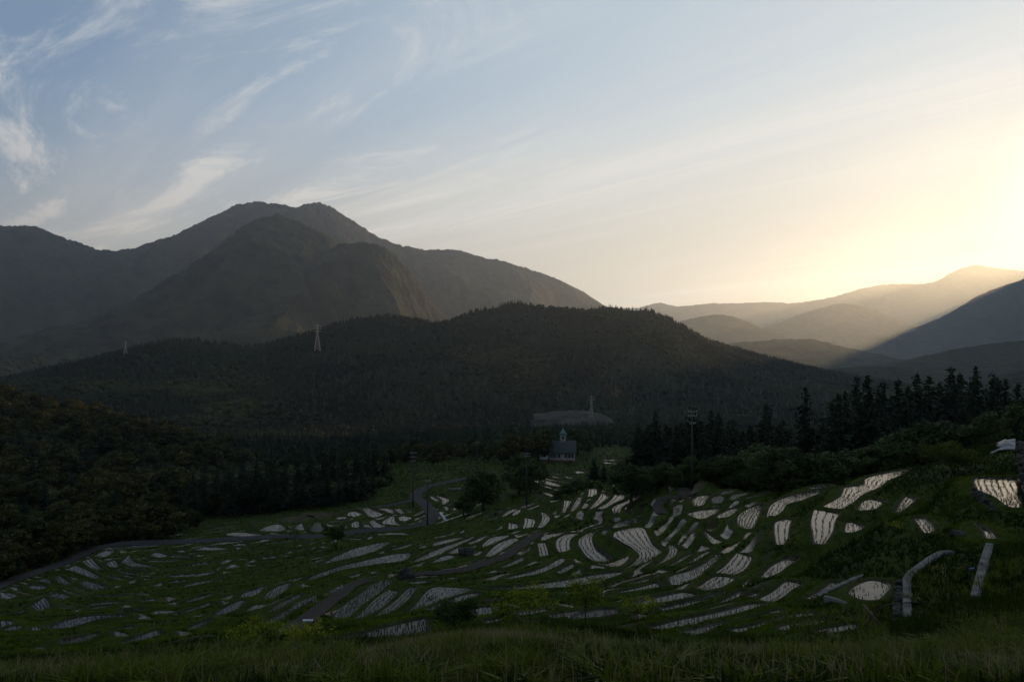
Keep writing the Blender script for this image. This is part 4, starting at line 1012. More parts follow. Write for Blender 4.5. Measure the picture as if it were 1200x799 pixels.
for px, top, d, w, l in [(1160, 479, 88, 1.0, 'pale green broadleaf tree right behind the grey plastic sheet'), (1100, 490, 95, 1.3, 'wide dark broadleaf tree behind the small round green tree'), (1072, 497, 98, 1.2, 'dark broadleaf tree with a rounded top above the longest bright paddy'), (1135, 494, 93, 1.1, None), (1020, 522, 102, 1.3, None), (990, 528, 104, 1.3, 'grey-green bushy tree low at the edge above the swan-neck paddy'), (1195, 470, 100, 1.2, None), (1225, 462, 100, 1.2, None)]:
    broad.px(px, top, d, l or STB, 'bushy trees under the cedars', w)
# the cedar stand west of the road
LST = 'dark cedar in the tight stand beside the road bend'
for k, (px, top) in enumerate([(228,552),(240,546),(253,541),(268,536),(285,531),(300,528),(318,533),(335,534),(350,528),(362,523),(377,516),(390,519),(403,522),(418,518),(430,516),(440,519),(450,528)]):
    cedar_lo.px(px, top, 238 + rs.uniform(-6, 6), 'highest cedar in the tight stand beside the road bend' if px == 377 else LST, 'cedars beside the road bend', 1.25)
for k in range(22):
    cedar_lo.px(222 + k * 10.2 + rs.uniform(-3, 3), rs.uniform(541, 561), rs.uniform(199, 210) + max(0, k - 18) * 4, LST, 'cedars beside the road bend', 1.3)
# broadleaf edge between the woods and the road, and the belt across the valley
py_road = lambda px: float(np.interp(px, [-40, 3, 50, 75, 93, 113, 150, 200, 270], [704, 684, 668, 659, 651, 645, 640, 636, 632]))
EDG = 'leafy tree in the dark belt above the long road'
for k in range(30):
    px = -8 + k * 8.2 + rs.uniform(-3, 3); hillt.px(px, rs.uniform(592, 612) + max(0, (130 - px) * 0.10), rs.uniform(176, 208) - max(0, (140 - px) * 0.15), EDG, 'leafy trees above the long road', rs.uniform(0.9, 1.2), 5)
for k in range(60):
    px = -14 + (k % 30) * 7.2 + rs.uniform(-3, 3); d = hit(px, py_road(px), 60) + (rs.uniform(5, 9) if k < 30 else rs.uniform(13, 22))
    x = (px - CX) / F * d; hillt.put(x, d, rs.uniform(4.0, 6.5) if k < 30 else rs.uniform(6, 9), EDG, 'leafy trees above the long road', rs.uniform(1.0, 1.4))
for px, top in [(254,572),(290,566),(322,574)]: hillt.px(px, top, 205, 'taller leafy tree in front of the tight cedar stand', 'leafy trees before the tight cedar stand', 1.1)
BLT = 'leafy tree in the belt between the meadow and the wooded hill'
for k in range(34):
    px = 452 + k * 5.6 + rs.uniform(-3, 3); hillt.px(px, rs.uniform(511, 531) + (6 if px < 480 else 0) - (6 if 590 < px < 640 else 0), rs.uniform(285, 345), BLT, 'leafy trees beyond the meadow', rs.uniform(0.9, 1.3), 6)
for px, top, d, w, l in [(566, 548, 163, 1.05, 'big dark broad-crowned tree standing alone beside the road bend'), (543, 578, 158, 1.25, 'low dark bush-like tree leaning against the big broad-crowned tree'),
                         (608, 531, 190, 1.1, 'dark round tree beside the utility pole on the valley bank'), (622, 536, 186, 1.0, 'smaller dark tree between the valley-bank pole and the hall'),
                         (640, 500, 350, 1.1, 'rounded olive tree standing behind the hall near its pointed tower'), (677, 501, 345, 1.3, 'large dark rounded tree behind the hall, beyond its white annex'),
                         (612, 512, 330, 1.1, BLT), (628, 515, 335, 1.0, BLT), (655, 512, 352, 1.0, BLT), (690, 515, 350, 1.1, BLT)]:
    broad.px(px, top, d, l, 'leafy trees beyond the meadow' if l == BLT else 'trees round the valley road and hall', w, 3)
cedar.px(696, 537, 205, 'larger of the pair of young cypresses below the hall', 'young cypresses below the hall', 1.5, 3)
cedar.px(708, 543, 203, 'smaller of the pair of young cypresses below the hall', 'young cypresses below the hall', 1.5, 3)
for px, top, d, w in [(664,566,160,1.4),(676,560,166,1.4),(690,563,168,1.4),(702,566,150,1.3),(653,574,158,1.2),(730,542,160,1.2),(741,545,155,1.3),(722,552,150,1.1)]:
    broad.px(px, top, d, 'rounded shrub on the mound below the young cypresses', 'shrubs on the mound', w, 1.6)
# the wooded hillside that still catches the sun
HIL = 'sun-touched tree in the wood on the sunlit hillside'
n = 0
for k in range(1500):
    d = rs.uniform(168, 455); px = rs.uniform(-30, 285 - max(0, d - 400) * 0.6)
    if d < 300 and px > 205 or d < 205 + px * 0.12 - 30: continue
    x = (px - CX) / F * d
    if any((x - a) ** 2 + (d - b) ** 2 < 10.6 ** 2 for a, b in HILLPTS): continue
    HILLPTS.append((x, d)); n += 1
    (cedar_lo if rs.random() < 0.33 and d < 380 else hillt).put(x, d, rs.uniform(9, 14.5) * min(1, 0.55 + (d - 160) / 160), HIL, 'trees on the sunlit hillside', rs.uniform(1.1, 1.5))
    if n >= 275: break

# ------------------------------------------------------------------ far woods that read as one mass
def lowpoly(kind, seed):
    r = np.random.default_rng(seed); mb = MB()
    if kind == 'c':
        for z0, z1, R in ((0.02, 0.52, 0.30), (0.30, 0.78, 0.23), (0.55, 1.0, 0.15)):
            m_ = 7; a = np.arange(m_) / m_ * 2 * PI + r.uniform(0, 1); rr = R * r.uniform(0.75, 1.2, m_)
            v = np.vstack([np.stack([np.cos(a) * rr, np.sin(a) * rr, np.full(m_, z0) + r.normal(0, 0.03, m_)], 1), [[0, 0, z1]]])
            mb.add(v, t=[[i, (i + 1) % m_, m_] for i in range(m_)], col=r.uniform(0.2, 0.6))
    else:
        me = bpy.data.meshes.new('blob'); bm = bmesh.new(); bmesh.ops.create_icosphere(bm, subdivisions=2, radius=1)
        v = np.array([q.co[:] for q in bm.verts]); f = np.array([[q.index for q in p.verts] for p in bm.faces]); bm.free(); bpy.data.meshes.remove(me)
        d = v / np.linalg.norm(v, axis=1)[:, None]
        g = 1 + 0.35 * np.sin(d[:, 0] * 4.3 + seed) * np.sin(d[:, 1] * 4.7 + 2 * seed) + 0.22 * np.sin(d[:, 2] * 6 + d[:, 0] * 7 + seed) + r.normal(0, 0.07, len(v))
        v = d * g[:, None] * np.array([0.40, 0.40, 0.36]) + np.array([0, 0, 0.52])
        mb.add(v, t=f, col=0.5 + r.normal(0, 0.2, len(v)))
    return np.concatenate(mb.v), np.concatenate(mb.t), np.concatenate(mb.c)
import bmesh
LPC = [lowpoly('c', s) for s in range(6)]; LPB = [lowpoly('b', s) for s in range(6)]
def forest(P, H, W, conif, name, m, seed, tint=0.0):
    r = np.random.default_rng(seed); mb = MB(); zt = 0.9 * fbm(P[:, 0] / 130 + 3, P[:, 1] / 130, 4)
    ch = r.random(len(P)) < conif
    for kk in range(12):
        L_ = (LPC + LPB)[kk]; sel = np.nonzero(ch if kk < 6 else ~ch)[0]; sel = sel[(np.arange(len(sel)) % 6) == kk % 6]
        if not len(sel): continue
        a = r.uniform(0, 2 * PI, len(sel)); ca, sa = np.cos(a)[:, None], np.sin(a)[:, None]
        v = L_[0][None]; w = (W[sel] * r.uniform(0.8, 1.25, len(sel)))[:, None]; h = (H[sel] * (1 if kk < 6 else 0.85))[:, None]
        vv = np.stack([(v[..., 0] * ca - v[..., 1] * sa) * w + P[sel, 0:1], (v[..., 0] * sa + v[..., 1] * ca) * w + P[sel, 1:2], v[..., 2] * h + P[sel, 2:3] - 0.8], -1)
        t = L_[1][None] + (np.arange(len(sel)) * len(L_[0]))[:, None, None]
        c = L_[2][None] * 0.55 + r.uniform(0, 0.4, len(sel))[:, None] + tint + zt[sel][:, None]
        mb.add(vv.reshape(-1, 3), t=t.reshape(-1, 3), col=c.reshape(-1))
    o = mb.build(name, M[m], attr='tint'); tag(o, kind='stuff'); return o
def on_ridge(R, n, seed, v0=-0.03, v1=1.0, pxr=(-40, 1240)):
    r = np.random.default_rng(seed); nv = len(R['v']); i0 = np.searchsorted(R['v'], 0.0)
    fu = r.uniform(0, R['X'].shape[0] - 1.01, n); fv = i0 - 2 + (nv - 1.01 - i0 + 2) * r.random(n)
    i, j = fu.astype(int), fv.astype(int); a, b = fu - i, fv - j
    g = lambda A: (A[i, j] * (1 - a) + A[i + 1, j] * a) * (1 - b) + (A[i, j + 1] * (1 - a) + A[i + 1, j + 1] * a) * b
    P = np.stack([g(R['X']), g(R['Y']), g(R['Z'])], 1); px = CX + P[:, 0] / P[:, 1] * F
    return P[(px > pxr[0]) & (px < pxr[1])]
P = on_ridge(near_hill, 42000, 61); r = np.random.default_rng(62)
zone = fbm(P[:, 0] / 160, P[:, 1] / 160, 3)
cf = zone < 0.12
H = r.uniform(7, 12.5, len(P)) * (0.8 + 0.35 * vnoise(P[:, 0] / 60, P[:, 1] / 60))
forest(P[cf], H[cf], H[cf] * 0.62, 0.93, 'forest', 'farconifer', 63)
forest(P[~cf], H[~cf] * 0.9, H[~cf] * 0.95, 0.25, 'forest', 'farbroad', 64)
P = on_ridge(low_hill, 1800, 65, pxr=(-40, 260)); H = r.uniform(10, 16, len(P)); forest(P, H, H * 0.9, 0.3, 'forest', 'farbroad', 66)
# valley floor beyond the terraces
n = 15000; y = r.uniform(350, 1000, n); x = r.uniform(-0.86, 0.86, n) * y
px = CX + x / y * F; z = gz(x, y); py = CY - z / y * F
clear = (px > 612) & (px < 728) & (y > 722) & (y < 800)
hillw = (px < 290) & (y < 470)
field = (px > 655) & (px < 745) & (y < 400)
k = ~clear & ~hillw & ~field; PF = np.stack([x, y, z], 1)[hillw & (y > 350)]; P = np.stack([x, y, z], 1)[k]; H = r.uniform(8, 15, len(P)) * np.clip(0.45 + (P[:, 1] - 330) / 400, 0.5, 1)
forest(P, H, H * 0.66, 0.72, 'forest', 'farconifer', 67)

n = 5200; y = np.random.default_rng(70).uniform(235, 470, n); px = np.random.default_rng(71).uniform(-40, 300, n); x = (px - CX) / F * y
k = ((px < 215) | (y > 300)) & ~((np.abs(px - 120) < 32) & (np.abs(y - 338) < 14)); P = np.stack([x, y, gz(x, y)], 1)[k]; H = np.random.default_rng(72).uniform(3.5, 7.5, len(P))
forest(P, H, H * 1.15, 0.15, 'undergrowth', 'farbroad', 73)

r = np.random.default_rng(75); n = 900; px = r.uniform(212, 452, n); y = r.uniform(206, 300, n); x = (px - CX) / F * y; P = np.stack([x, y, gz(x, y)], 1)[(y > 206 + np.maximum(0, px - 400) * 0.5)]; H = r.uniform(3, 7, len(P))
forest(P, H, H * 1.2, 0.2, 'undergrowth', 'farbroad', 76, -0.2)
# ------------------------------------------------------------------ young trees and bushes at the near edge
def young_meshes(seed, H, W, nl, leaf=0.055, m='young', stems=1, low=0.35, open_=1.0):
    r = np.random.default_rng(seed); tb = MB(); P, O = [], []
    for s in range(stems):
        a0 = r.uniform(0, 6.28); l0 = 0.0 if stems == 1 else r.uniform(0.1, 0.35)
        top = np.array([math.cos(a0) * l0 * W, math.sin(a0) * l0 * W, H * r.uniform(0.55, 0.7)])
        f = np.array([math.cos(a0) * l0 * .3 * W + r.normal(0, .03), math.sin(a0) * l0 * .3 * W, H * low])
        tube(tb, [(0, 0, -0.2), tuple(f * 0.5 + r.normal(0, .02, 3)), tuple(f), tuple(top)], np.array([0.030, 0.024, 0.018, 0.006]) * H / 1.7, 6)
        nb = max(5, int(11 / stems))
        for b in range(nb):
            t = r.uniform(0.0, 1.0); o = f * (1 - t) + top * t; a = b * 2.4 + r.uniform(-.5, .5)
            L = W * 0.5 * r.uniform(0.7, 1.1) * (1 - 0.45 * t); e = o + np.array([math.cos(a) * L, math.sin(a) * L, (H - o[2]) * r.uniform(0.25, 0.85) + 0.05 * H])
            mdl = (o + e) / 2 + np.array([0, 0, 0.06 * H])
            tube(tb, [tuple(o), tuple(mdl), tuple(e)], np.array([0.011, 0.007, 0.003]) * H / 1.7, 5, cap=False)
            for q in range(4):
                k = r.uniform(0.35, 1.0); c = o * (1 - k) + e * k; a2 = r.uniform(0, 6.28); L2 = L * r.uniform(0.25, 0.5)
                e2 = c + np.array([math.cos(a2) * L2, math.sin(a2) * L2, r.uniform(-.05, .28) * L])
                tube(tb, [tuple(c), tuple(e2)], np.array([0.005, 0.002]) * H / 1.7, 4, cap=False)
                n_ = int(nl / (stems * nb * 4)); s_ = r.random((n_, 1)) ** 0.6
                P.append(c + (e2 - c) * s_ * 1.1 + r.normal(0, 0.045 * W * open_, (n_, 3)) * np.array([1, 1, .7])); O.append(np.zeros((n_, 3)))
    P = np.concatenate(P); mb = MB(); v = cards(P, leaf, r, 0.5, None, r.uniform(0.1, 0.9, len(P)), 0.5); mb.add(v[0], v[1], col=v[3])
    return mb.mesh('foliage', M[m], attr='tint'), tb.mesh('trunk', M['bark'], smooth=True)
def young(name, px, py, top, wpx, label, cat='tree', seed=1, nl=1500, leaf=None, m='young', stems=1, ymin=15.0, d=None, group=None, low=0.35, open_=1.0):
    b = on(px, py, ymin) if d is None else base_at(px, py, d)
    H = (CY - top) / F * b[1] - b[2]; Wd = wpx / F * b[1]
    lf, tr = young_meshes(seed, H, Wd, nl, leaf or 0.0020 * b[1], m, stems, low, open_)
    t = thing(name, label, cat, tuple(b), 0, group); link('trunk' if name.endswith('tree') else 'stem', tr, t); link('foliage', lf, t); return t
young('young_tree', 686, 727, 674, 56, 'middle and tallest of the three young trees, with a forked trunk and yellow-green leaves', 'tree', 3, 1500, group='young trees at the near edge')
young('young_tree', 621, 724, 686, 66, 'widest and lowest of the three young trees, with a flat crown', 'tree', 5, 1700, group='young trees at the near edge', low=0.25)
young('young_tree', 747, 730, 700, 50, 'smallest and thinnest of the three young trees, nearest the long straight paddy', 'tree', 7, 700, group='young trees at the near edge')
young('bush', 528, 741, 704, 62, 'dark dense bush in front of the shark-fin paddy', 'bush', 9, 4200, None, 'shrub', 5, low=0.15)
young('bush', 295, 762, 728, 64, 'yellow-green bush at the lower end of the long dark paddy', 'bush', 11, 3000, None, 'young', 5, low=0.15)
young('bush', 356, 764, 733, 50, 'loose yellow-green bush at the bottom of the dark gravel path', 'bush', 13, 1300, None, 'young', 4, low=0.2)
young('bush', 586, 728, 704, 26, 'small bush between the dark bush and the flat-crowned young tree', 'bush', 14, 900, None, 'young', 3, low=0.2)
young('small_tree', 1117, 558, 522, 62, 'small round green tree on the bank beside the grey plastic sheet', 'tree', 15, 5200, 0.12, 'roundtree', 3, low=0.22, ymin=30.0)
young('bush', 394, 642, 614, 26, 'round dark bush below the long road', 'bush', 17, 1500, 0.26, 'shrub', 4, low=0.15, ymin=60)
young('sapling', 345, 641, 620, 20, 'thin bare-looking sapling beside the long road', 'tree', 19, 160, 0.16, 'shrub', 1, ymin=60)
young('sapling', 1048, 630, 611, 24, 'sparse yellow-leaved sapling on the dark bank among the bright paddies', 'tree', 21, 220, 0.06, 'young', 2, ymin=30)
# ------------------------------------------------------------------ the hall with the pointed tower
D = 315.0; hb = pt(659, 540.5, D); hall = thing('hall', 'valley hall with a long green-grey roof, pale walls and a pointed green tower', 'building', tuple(hb), math.radians(-5))
U = D / F                       # metres per photograph pixel at the hall
RW, eave, rdg, dep = 32.5 * U, 13.4 * U, 24.0 * U, 5.2
wm = MB(); box(wm, (0, 0, eave / 2 + 0.1 - 1.0), (RW - 1.3, 2 * dep - 1.0, eave + 2.0)); 
g = MB(); 
for sx in (-1, 1):
    x0 = sx * (RW / 2 - 0.66)
    wm.add([[x0, -dep + .5, eave], [x0, dep - .5, eave], [x0, 0, rdg - 0.5]], t=[[0, 1, 2]])
wall = wm.build('wall', M['plaster'], hall)
rf = MB(); th = 0.25
for s in (-1, 1):
    v = []
    for x in (-RW / 2, RW / 2):
        v += [[x, s * (dep + 0.6), eave - 0.55], [x, 0, rdg], [x, 0, rdg + th], [x, s * (dep + 0.6), eave - 0.55 + th]]
    rf.add(v, [[0, 1, 5, 4], [3, 7, 6, 2], [0, 4, 7, 3], [0, 3, 2, 1], [4, 5, 6, 7]])
roof = rf.build('roof', M['slate'], hall)
sm = MB()
for k in range(16): box(sm, (-RW / 2 + (k + 0.5) * RW / 16, -(dep + .6) / 2, (eave - .55 + rdg) / 2 + th + .03), (0.07, 0.07, 0.07))
tw = MB(); box(tw, (0.3, 0, rdg + 1.0), (2.7, 2.7, 3.6)); tower = tw.build('tower', M['plaster'], hall)
lv = MB(); box(lv, (0.3, -1.37, rdg + 1.7), (1.3, 0.06, 1.1)); lv.build('louvre', M['darkwood'], tower)
sp = MB(); zt = rdg + 2.8
sp.add([[0.3 + sx * 1.75, sy * 1.75, zt] for sx, sy in ((-1, -1), (1, -1), (1, 1), (-1, 1))] + [[0.3 + sx * 0.75, sy * 0.75, zt + 1.7] for sx, sy in ((-1, -1), (1, -1), (1, 1), (-1, 1))] + [[0.3, 0, zt + 3.4]],
       [[0, 1, 5, 4], [1, 2, 6, 5], [2, 3, 7, 6], [3, 0, 4, 7], [0, 3, 2, 1]], [[4, 5, 8], [5, 6, 8], [6, 7, 8], [7, 4, 8]])
sp.build('spire', M['copper'], tower)
fm = MB(); tube(fm, [(0.3, 0, zt + 3.3), (0.3, 0, zt + 4.3)], [0.09, 0.03], 6); fm.build('finial', M['steel'], tower)
for k, x in enumerate((-4.6, -3.2, -1.5, 1.6, 3.2, 4.7)):
    w_ = MB(); fw, fh = 1.05, 1.5; zc = eave - 1.9; yf = -dep + 0.5
    for a, b, c, d_ in ((0, fh / 2, fw, .1), (0, -fh / 2, fw, .1), (-fw / 2, 0, .1, fh + .1), (fw / 2, 0, .1, fh + .1), (0, 0, .06, fh)): box(w_, (x + a, yf - 0.03, zc + b), (c, 0.08, d_))
    wo = w_.build('window', M['darkwood'] if k != 2 else M['redwood'], hall)
    p_ = MB(); box(p_, (x, yf - 0.012, zc), (fw, 0.03, fh)); p_.build('pane', M['glass'], wo)
dk = MB(); box(dk, (-1.3, -dep - 1.2, 0.95), (13.0, 3.0, 0.18)); 
for k in range(9): box(dk, (-7.5 + k * 1.55, -dep - 2.5, -0.2), (0.16, 0.16, 2.2))
dko = dk.build('deck', M['redwood'], hall)
rl = MB(); box(rl, (-1.3, -dep - 2.66, 2.02), (13.0, 0.1, 0.12)); box(rl, (-1.3, -dep - 2.66, 1.5), (13.0, 0.06, 0.55))
for k in range(14): box(rl, (-7.75 + k, -dep - 2.66, 1.5), (0.09, 0.09, 1.0))
rl.build('railing', M['redwood'], dko)
an = MB(); box(an, (5.4, -dep - 1.5, -0.9), (2.6, 3.0, 2.6)); an.build('annex', M['plaster'], hall)
ch = MB(); box(ch, (-6.9, -dep - 0.1, 2.2), (1.0, 1.2, 2.4)); ch.build('porch', M['plaster'], hall)
sh = thing('shed', 'little dark red shed on the grass below the hall near its porch', 'shed', tuple(base_at(637, 547, 290)), 0.2)
q = MB(); box(q, (0, 0, 0.9), (2.2, 2.0, 2.4)); q.build('wall', M['redwood'], sh)
q = MB(); q.add([[-1.4, -1.3, 2.0], [1.4, -1.3, 2.0], [1.4, 1.3, 2.6], [-1.4, 1.3, 2.6], [-1.4, -1.3, 2.12], [1.4, -1.3, 2.12], [1.4, 1.3, 2.72], [-1.4, 1.3, 2.72]], [[0, 3, 2, 1], [4, 5, 6, 7], [0, 1, 5, 4], [1, 2, 6, 5], [2, 3, 7, 6], [3, 0, 4, 7]]); q.build('roof', M['slate'], sh)
def house(px, d, w, l, label, rz):
    x = (px - CX) / F * d; t = thing('farmhouse', label, 'house', (x, d, float(hz_(x, d)) - 0.3), rz)
    q = MB(); box(q, (0, 0, 1.8), (w, l, 3.6)); q.build('wall', M['plaster'], t)
    q = MB()
    for s in (-1, 1):
        v = []
        for y in (-l / 2 - .6, l / 2 + .6): v += [[s * (w / 2 + .6), y, 3.3], [0, y, 5.2], [0, y, 5.4], [s * (w / 2 + .6), y, 3.5]]
        q.add(v, [[0, 1, 5, 4], [3, 7, 6, 2], [0, 4, 7, 3], [0, 3, 2, 1], [4, 5, 6, 7]])
    q.build('roof', M['metalroof'], t)
    for k in (-1, 1):
        q = MB(); box(q, (k * w * .22, -l / 2 - 0.02, 1.9), (1.3, 0.08, 1.2)); q.build('window', M['glass'], t)
house(105, 352, 6.5, 5.5, 'larger pale-roofed farmhouse among the trees of the sunlit hillside', 1.25)
house(136, 345, 4.2, 4.0, 'smaller pale-roofed farmhouse among the trees of the sunlit hillside', 0.9)

# ------------------------------------------------------------------ poles, wires and pylons
def pole(px, base, top, label, arms=((0.35, 1.5), (0.95, 1.2)), d=None, ymin=60.0, trafo=False, group='utility poles', rz=0.35):
    b = on(px, base, ymin) if d is None else base_at(px, base, d)
    H = (CY - top) / F * b[1] - b[2]
    t = thing('utility_pole', label, 'utility pole', tuple(b), rz, group)
    q = MB(); tube(q, [(0, 0, -0.6), (0, 0, H * .5), (0, 0, H)], [0.19, 0.16, 0.12], 12); q.build('post', M['pole'], t)
    for dz, w in arms:
        q = MB(); box(q, (0, -0.16, H - dz), (w, 0.09, 0.09)); tube(q, [(-w * .3, -0.15, H - dz - .02), (0, -0.12, H - dz - 0.5)], 0.02, 5); a = q.build('crossarm', M['steel'], t)
        for s in (-0.46, -0.16, 0.16, 0.46):
            q = MB(); tube(q, [(s * w, -0.16, H - dz + 0.04), (s * w, -0.16, H - dz + 0.12), (s * w, -0.16, H - dz + 0.15), (s * w, -0.16, H - dz + 0.26)], [0.025, 0.03, 0.075, 0.05], 8); q.build('insulator', M['ceramic'], a)
    if trafo:
        q = MB(); tube(q, [(0.38, -0.05, H - 3.2), (0.38, -0.05, H - 3.1), (0.38, -0.05, H - 2.25), (0.38, -0.05, H - 2.15)], [0.16, 0.26, 0.26, 0.14], 12); q.build('transformer', M['pole'], t)
    return b, H
b1, H1 = pole(811, 568, 479, 'tall utility pole with white insulators on the crest by the dark track', ((0.5, 1.6), (1.15, 1.6), (2.4, 1.1)), d=112, rz=0.25)
b2, H2 = pole(617, 590, 530, 'utility pole with two crossarms on the valley bank among dark trees', ((0.35, 1.6), (0.95, 1.6)), ymin=110)
b3, H3 = pole(501, 614, 562, 'utility pole on the inside of the road bend', ((0.3, 1.3),), ymin=110)
b4, H4 = pole(484, 593, 529, 'utility pole with a transformer at the outside of the road bend', ((0.35, 1.8), (1.5, 1.8), (2.6, 1.4)), ymin=130, trafo=True)
b5, H5 = pole(559, 548, 517, 'distant utility pole at the top of the meadow', ((0.35, 1.4),), d=262)
q = MB(); b = base_at(830.5, 562, 116); tube(q, [(0, 0, -.4), (0, 0, 2.4)], [0.05, 0.045], 8); o = q.build('post', M['pole']); o.location = b; tag(o, 'thin bare post on the crest beside the tall utility pole', 'post')
def wire(p, q_, sag, label, group):
    t = np.linspace(0, 1, 28)[:, None]; P = np.array(p) * (1 - t) + np.array(q_) * t; P[:, 2] -= sag * 4 * t[:, 0] * (1 - t[:, 0])
    m_ = MB(); tube(m_, P, 0.013, 5, cap=False); tag(m_.build('cable', M['black']), label, 'cable', group)
top_ = lambda b, H, dz=0.3: (b[0], b[1], b[2] + H - dz)
far = pt(1330, 440, 118)
for k, (dx, dz) in enumerate(((-.8, 0.25), (.8, 0.25), (0, 1.0), (0, 2.2))):
    wire((b1[0] + dx, b1[1] - .15, b1[2] + H1 - dz - .2), (far[0], far[1] + dx, far[2] - dz), 2.2 + 0.3 * k, 'thin dark cable running from the tall utility pole past the cedars', 'cables past the cedars')
for k, dx in enumerate((-.6, .6)):
    wire((b1[0] + dx, b1[1], b1[2] + H1 - .3), (b2[0] + dx, b2[1], b2[2] + H2 - .3), 2.5, 'thin dark cable strung between the tall pole and the valley-bank pole', 'cables across the terraces')
    wire((b4[0] + dx, b4[1], b4[2] + H4 - .3), (b3[0] + dx, b3[1], b3[2] + H3 - .3), 0.8, 'thin cable between the two poles at the road bend', 'cables at the road bend')
    wire((b4[0] + dx, b4[1], b4[2] + H4 - .3), (b5[0] + dx, b5[1], b5[2] + H5 - .3), 3.0, 'thin cable crossing the meadow to the distant pole', 'cables over the meadow')
def pylon(px, base, top, d, label, wid=5.5):
    P0 = pt(px, base, d); H = (base - top) / F * d
    t = thing('pylon', label, 'pylon', tuple(P0), 0.4, 'power pylons'); q = MB(); s = H / 54
    lv = np.array([0, .16, .31, .45, .58, .69, .79, .88, .95]) * H; hw = np.interp(lv / H, [0, .6, .95], [wid, 1.7, 0.7]) * s
    c = lambda k, a, b_: np.array([a * hw[k], b_ * hw[k], lv[k]])
    rr = 0.34 * s
    for a, b_ in ((-1, -1), (1, -1), (1, 1), (-1, 1)):
        tube(q, [c(k, a, b_) for k in range(len(lv))] + [np.array([0, 0, H])], rr, 5)
    for k in range(len(lv) - 1):
        for (a, b_), (a2, b2_) in (((-1, -1), (1, -1)), ((1, -1), (1, 1)), ((1, 1), (-1, 1)), ((-1, 1), (-1, -1))):
            tube(q, [c(k, a, b_), c(k + 1, a2, b2_)], rr * .6, 4); tube(q, [c(k, a2, b2_), c(k + 1, a, b_)], rr * .6, 4); tube(q, [c(k + 1, a, b_), c(k + 1, a2, b2_)], rr * .6, 4)
    q.build('lattice_tower', M['pylon' if d > 1000 else 'steel'], t)
    for z_, w_ in ((.70, 6.5), (.80, 8.0), (.90, 6.0)):
        q = MB()
        for s_ in (-1, 1):
            tube(q, [(0, -.6 * s, z_ * H), (s_ * w_ * s, 0, z_ * H + .6 * s)], rr * .8, 4); tube(q, [(0, .6 * s, z_ * H), (s_ * w_ * s, 0, z_ * H + .6 * s)], rr * .8, 4); tube(q, [(0, 0, z_ * H + 2.2 * s), (s_ * w_ * s, 0, z_ * H + .6 * s)], rr * .8, 4)
            tube(q, [(s_ * w_ * s, 0, z_ * H + .6 * s), (s_ * w_ * s, 0, z_ * H - 1.6 * s)], rr * .7, 5)
        q.build('crossarm', M['pylon' if d > 1000 else 'steel'], t)
pylon(372, 411, 379, 1090, 'large lattice pylon on the wooded ridge under the highest peak')
pylon(147, 415, 399, 1165, 'half-hidden lattice pylon at the low end of the wooded ridge', 7)
pylon(693, 492, 463, 760, 'slim lattice pylon on the cleared yard in the valley', 4.5)
# the cleared yard in the valley
cl = MB(); n_ = 60
top_line = np.array([pt(px, py, 770) for px, py in resample([(626,490.3),(633,489.2),(641,490),(649,487.6),(663,486.6),(680,486.1),(697,486.8),(703,489),(711,489.4),(717,491.5)], n_)])
bot = np.array([pt(px, py, 745) for px, py in resample([(622,492.5),(640,491.5),(655,491),(675,490.5),(693,491),(708,492),(719,493)], n_)])
rows = [top_line + np.array([0, 60, -1.0]), top_line, top_line * .55 + bot * .45 + np.array([0, 0, -1.5]), bot, bot + np.array([0, -25, -8.0])]
V = np.stack(rows); V[1:4, :, 2] += 1.2 * fbm(np.arange(n_)[None] * .3, np.arange(3)[:, None] * 1.7, 3)
cl.add(V.reshape(-1, 3), grid_quads(5, n_)[:, ::-1]); tag(cl.build('ground', M['dirt'], smooth=True), kind='structure')

# ------------------------------------------------------------------ concrete, stones and odds and ends on the near slope
def slab(line, w, h0, h1, name, label, cat, seg=None, z=None, n=None):
    """A concrete coping along a photographed line: flat top, vertical sides."""
    P = np.array([on_plane(px, py, z) for px, py in (resample(line, n) if n else line)])
    T = np.gradient(P[:, :2], axis=0); T /= np.linalg.norm(T, axis=1)[:, None]; Nn = np.stack([-T[:, 1], T[:, 0]], 1)
    L_ = np.concatenate([P[:, :2] + Nn * w / 2], 0); R_ = P[:, :2] - Nn * w / 2; e = 0.025
    Lb, Rb = P[:, :2] + Nn * (w / 2 - e), P[:, :2] - Nn * (w / 2 - e); k = len(P)
    row = lambda a, zz: np.column_stack([a, np.full(k, zz)])
    V = np.stack([row(L_, z - h0), row(L_, z - e), row(Lb, z), row(Rb, z), row(R_, z - e), row(R_, z - h1)])
    m_ = MB(); m_.add(V.reshape(-1, 3), grid_quads(6, k)); 
    for c_ in (0, k - 1): m_.add(V[:, c_], [[0, 1, 4, 5], [1, 2, 3, 4]])
    return m_
def stones(line_top, zt, hgt, n, seed, r0=0.13):
    r = np.random.default_rng(seed); m_ = MB(); me = bpy.data.meshes.new('s'); bm = bmesh.new(); bmesh.ops.create_icosphere(bm, subdivisions=1, radius=1)
    v = np.array([a.co[:] for a in bm.verts]); f = np.array([[a.index for a in p_.verts] for p_ in bm.faces]); bm.free(); bpy.data.meshes.remove(me)
    for k in range(n):
        t = r.random(); P = np.array(line_top[0]) * (1 - t) + np.array(line_top[1]) * t
        s = r0 * r.uniform(.7, 1.5, 3) * np.array([1.3, 1.0, .8]); a = r.uniform(0, 6.28)
        vv = v * (1 + r.normal(0, .12, (len(v), 1))) * s; vv = np.stack([vv[:, 0] * math.cos(a) - vv[:, 1] * math.sin(a), vv[:, 0] * math.sin(a) + vv[:, 1] * math.cos(a), vv[:, 2]], 1)
        m_.add(vv + P + np.array([r.normal(0, .08), r.normal(0, .08), -hgt * r.random()]), t=f)
    return m_
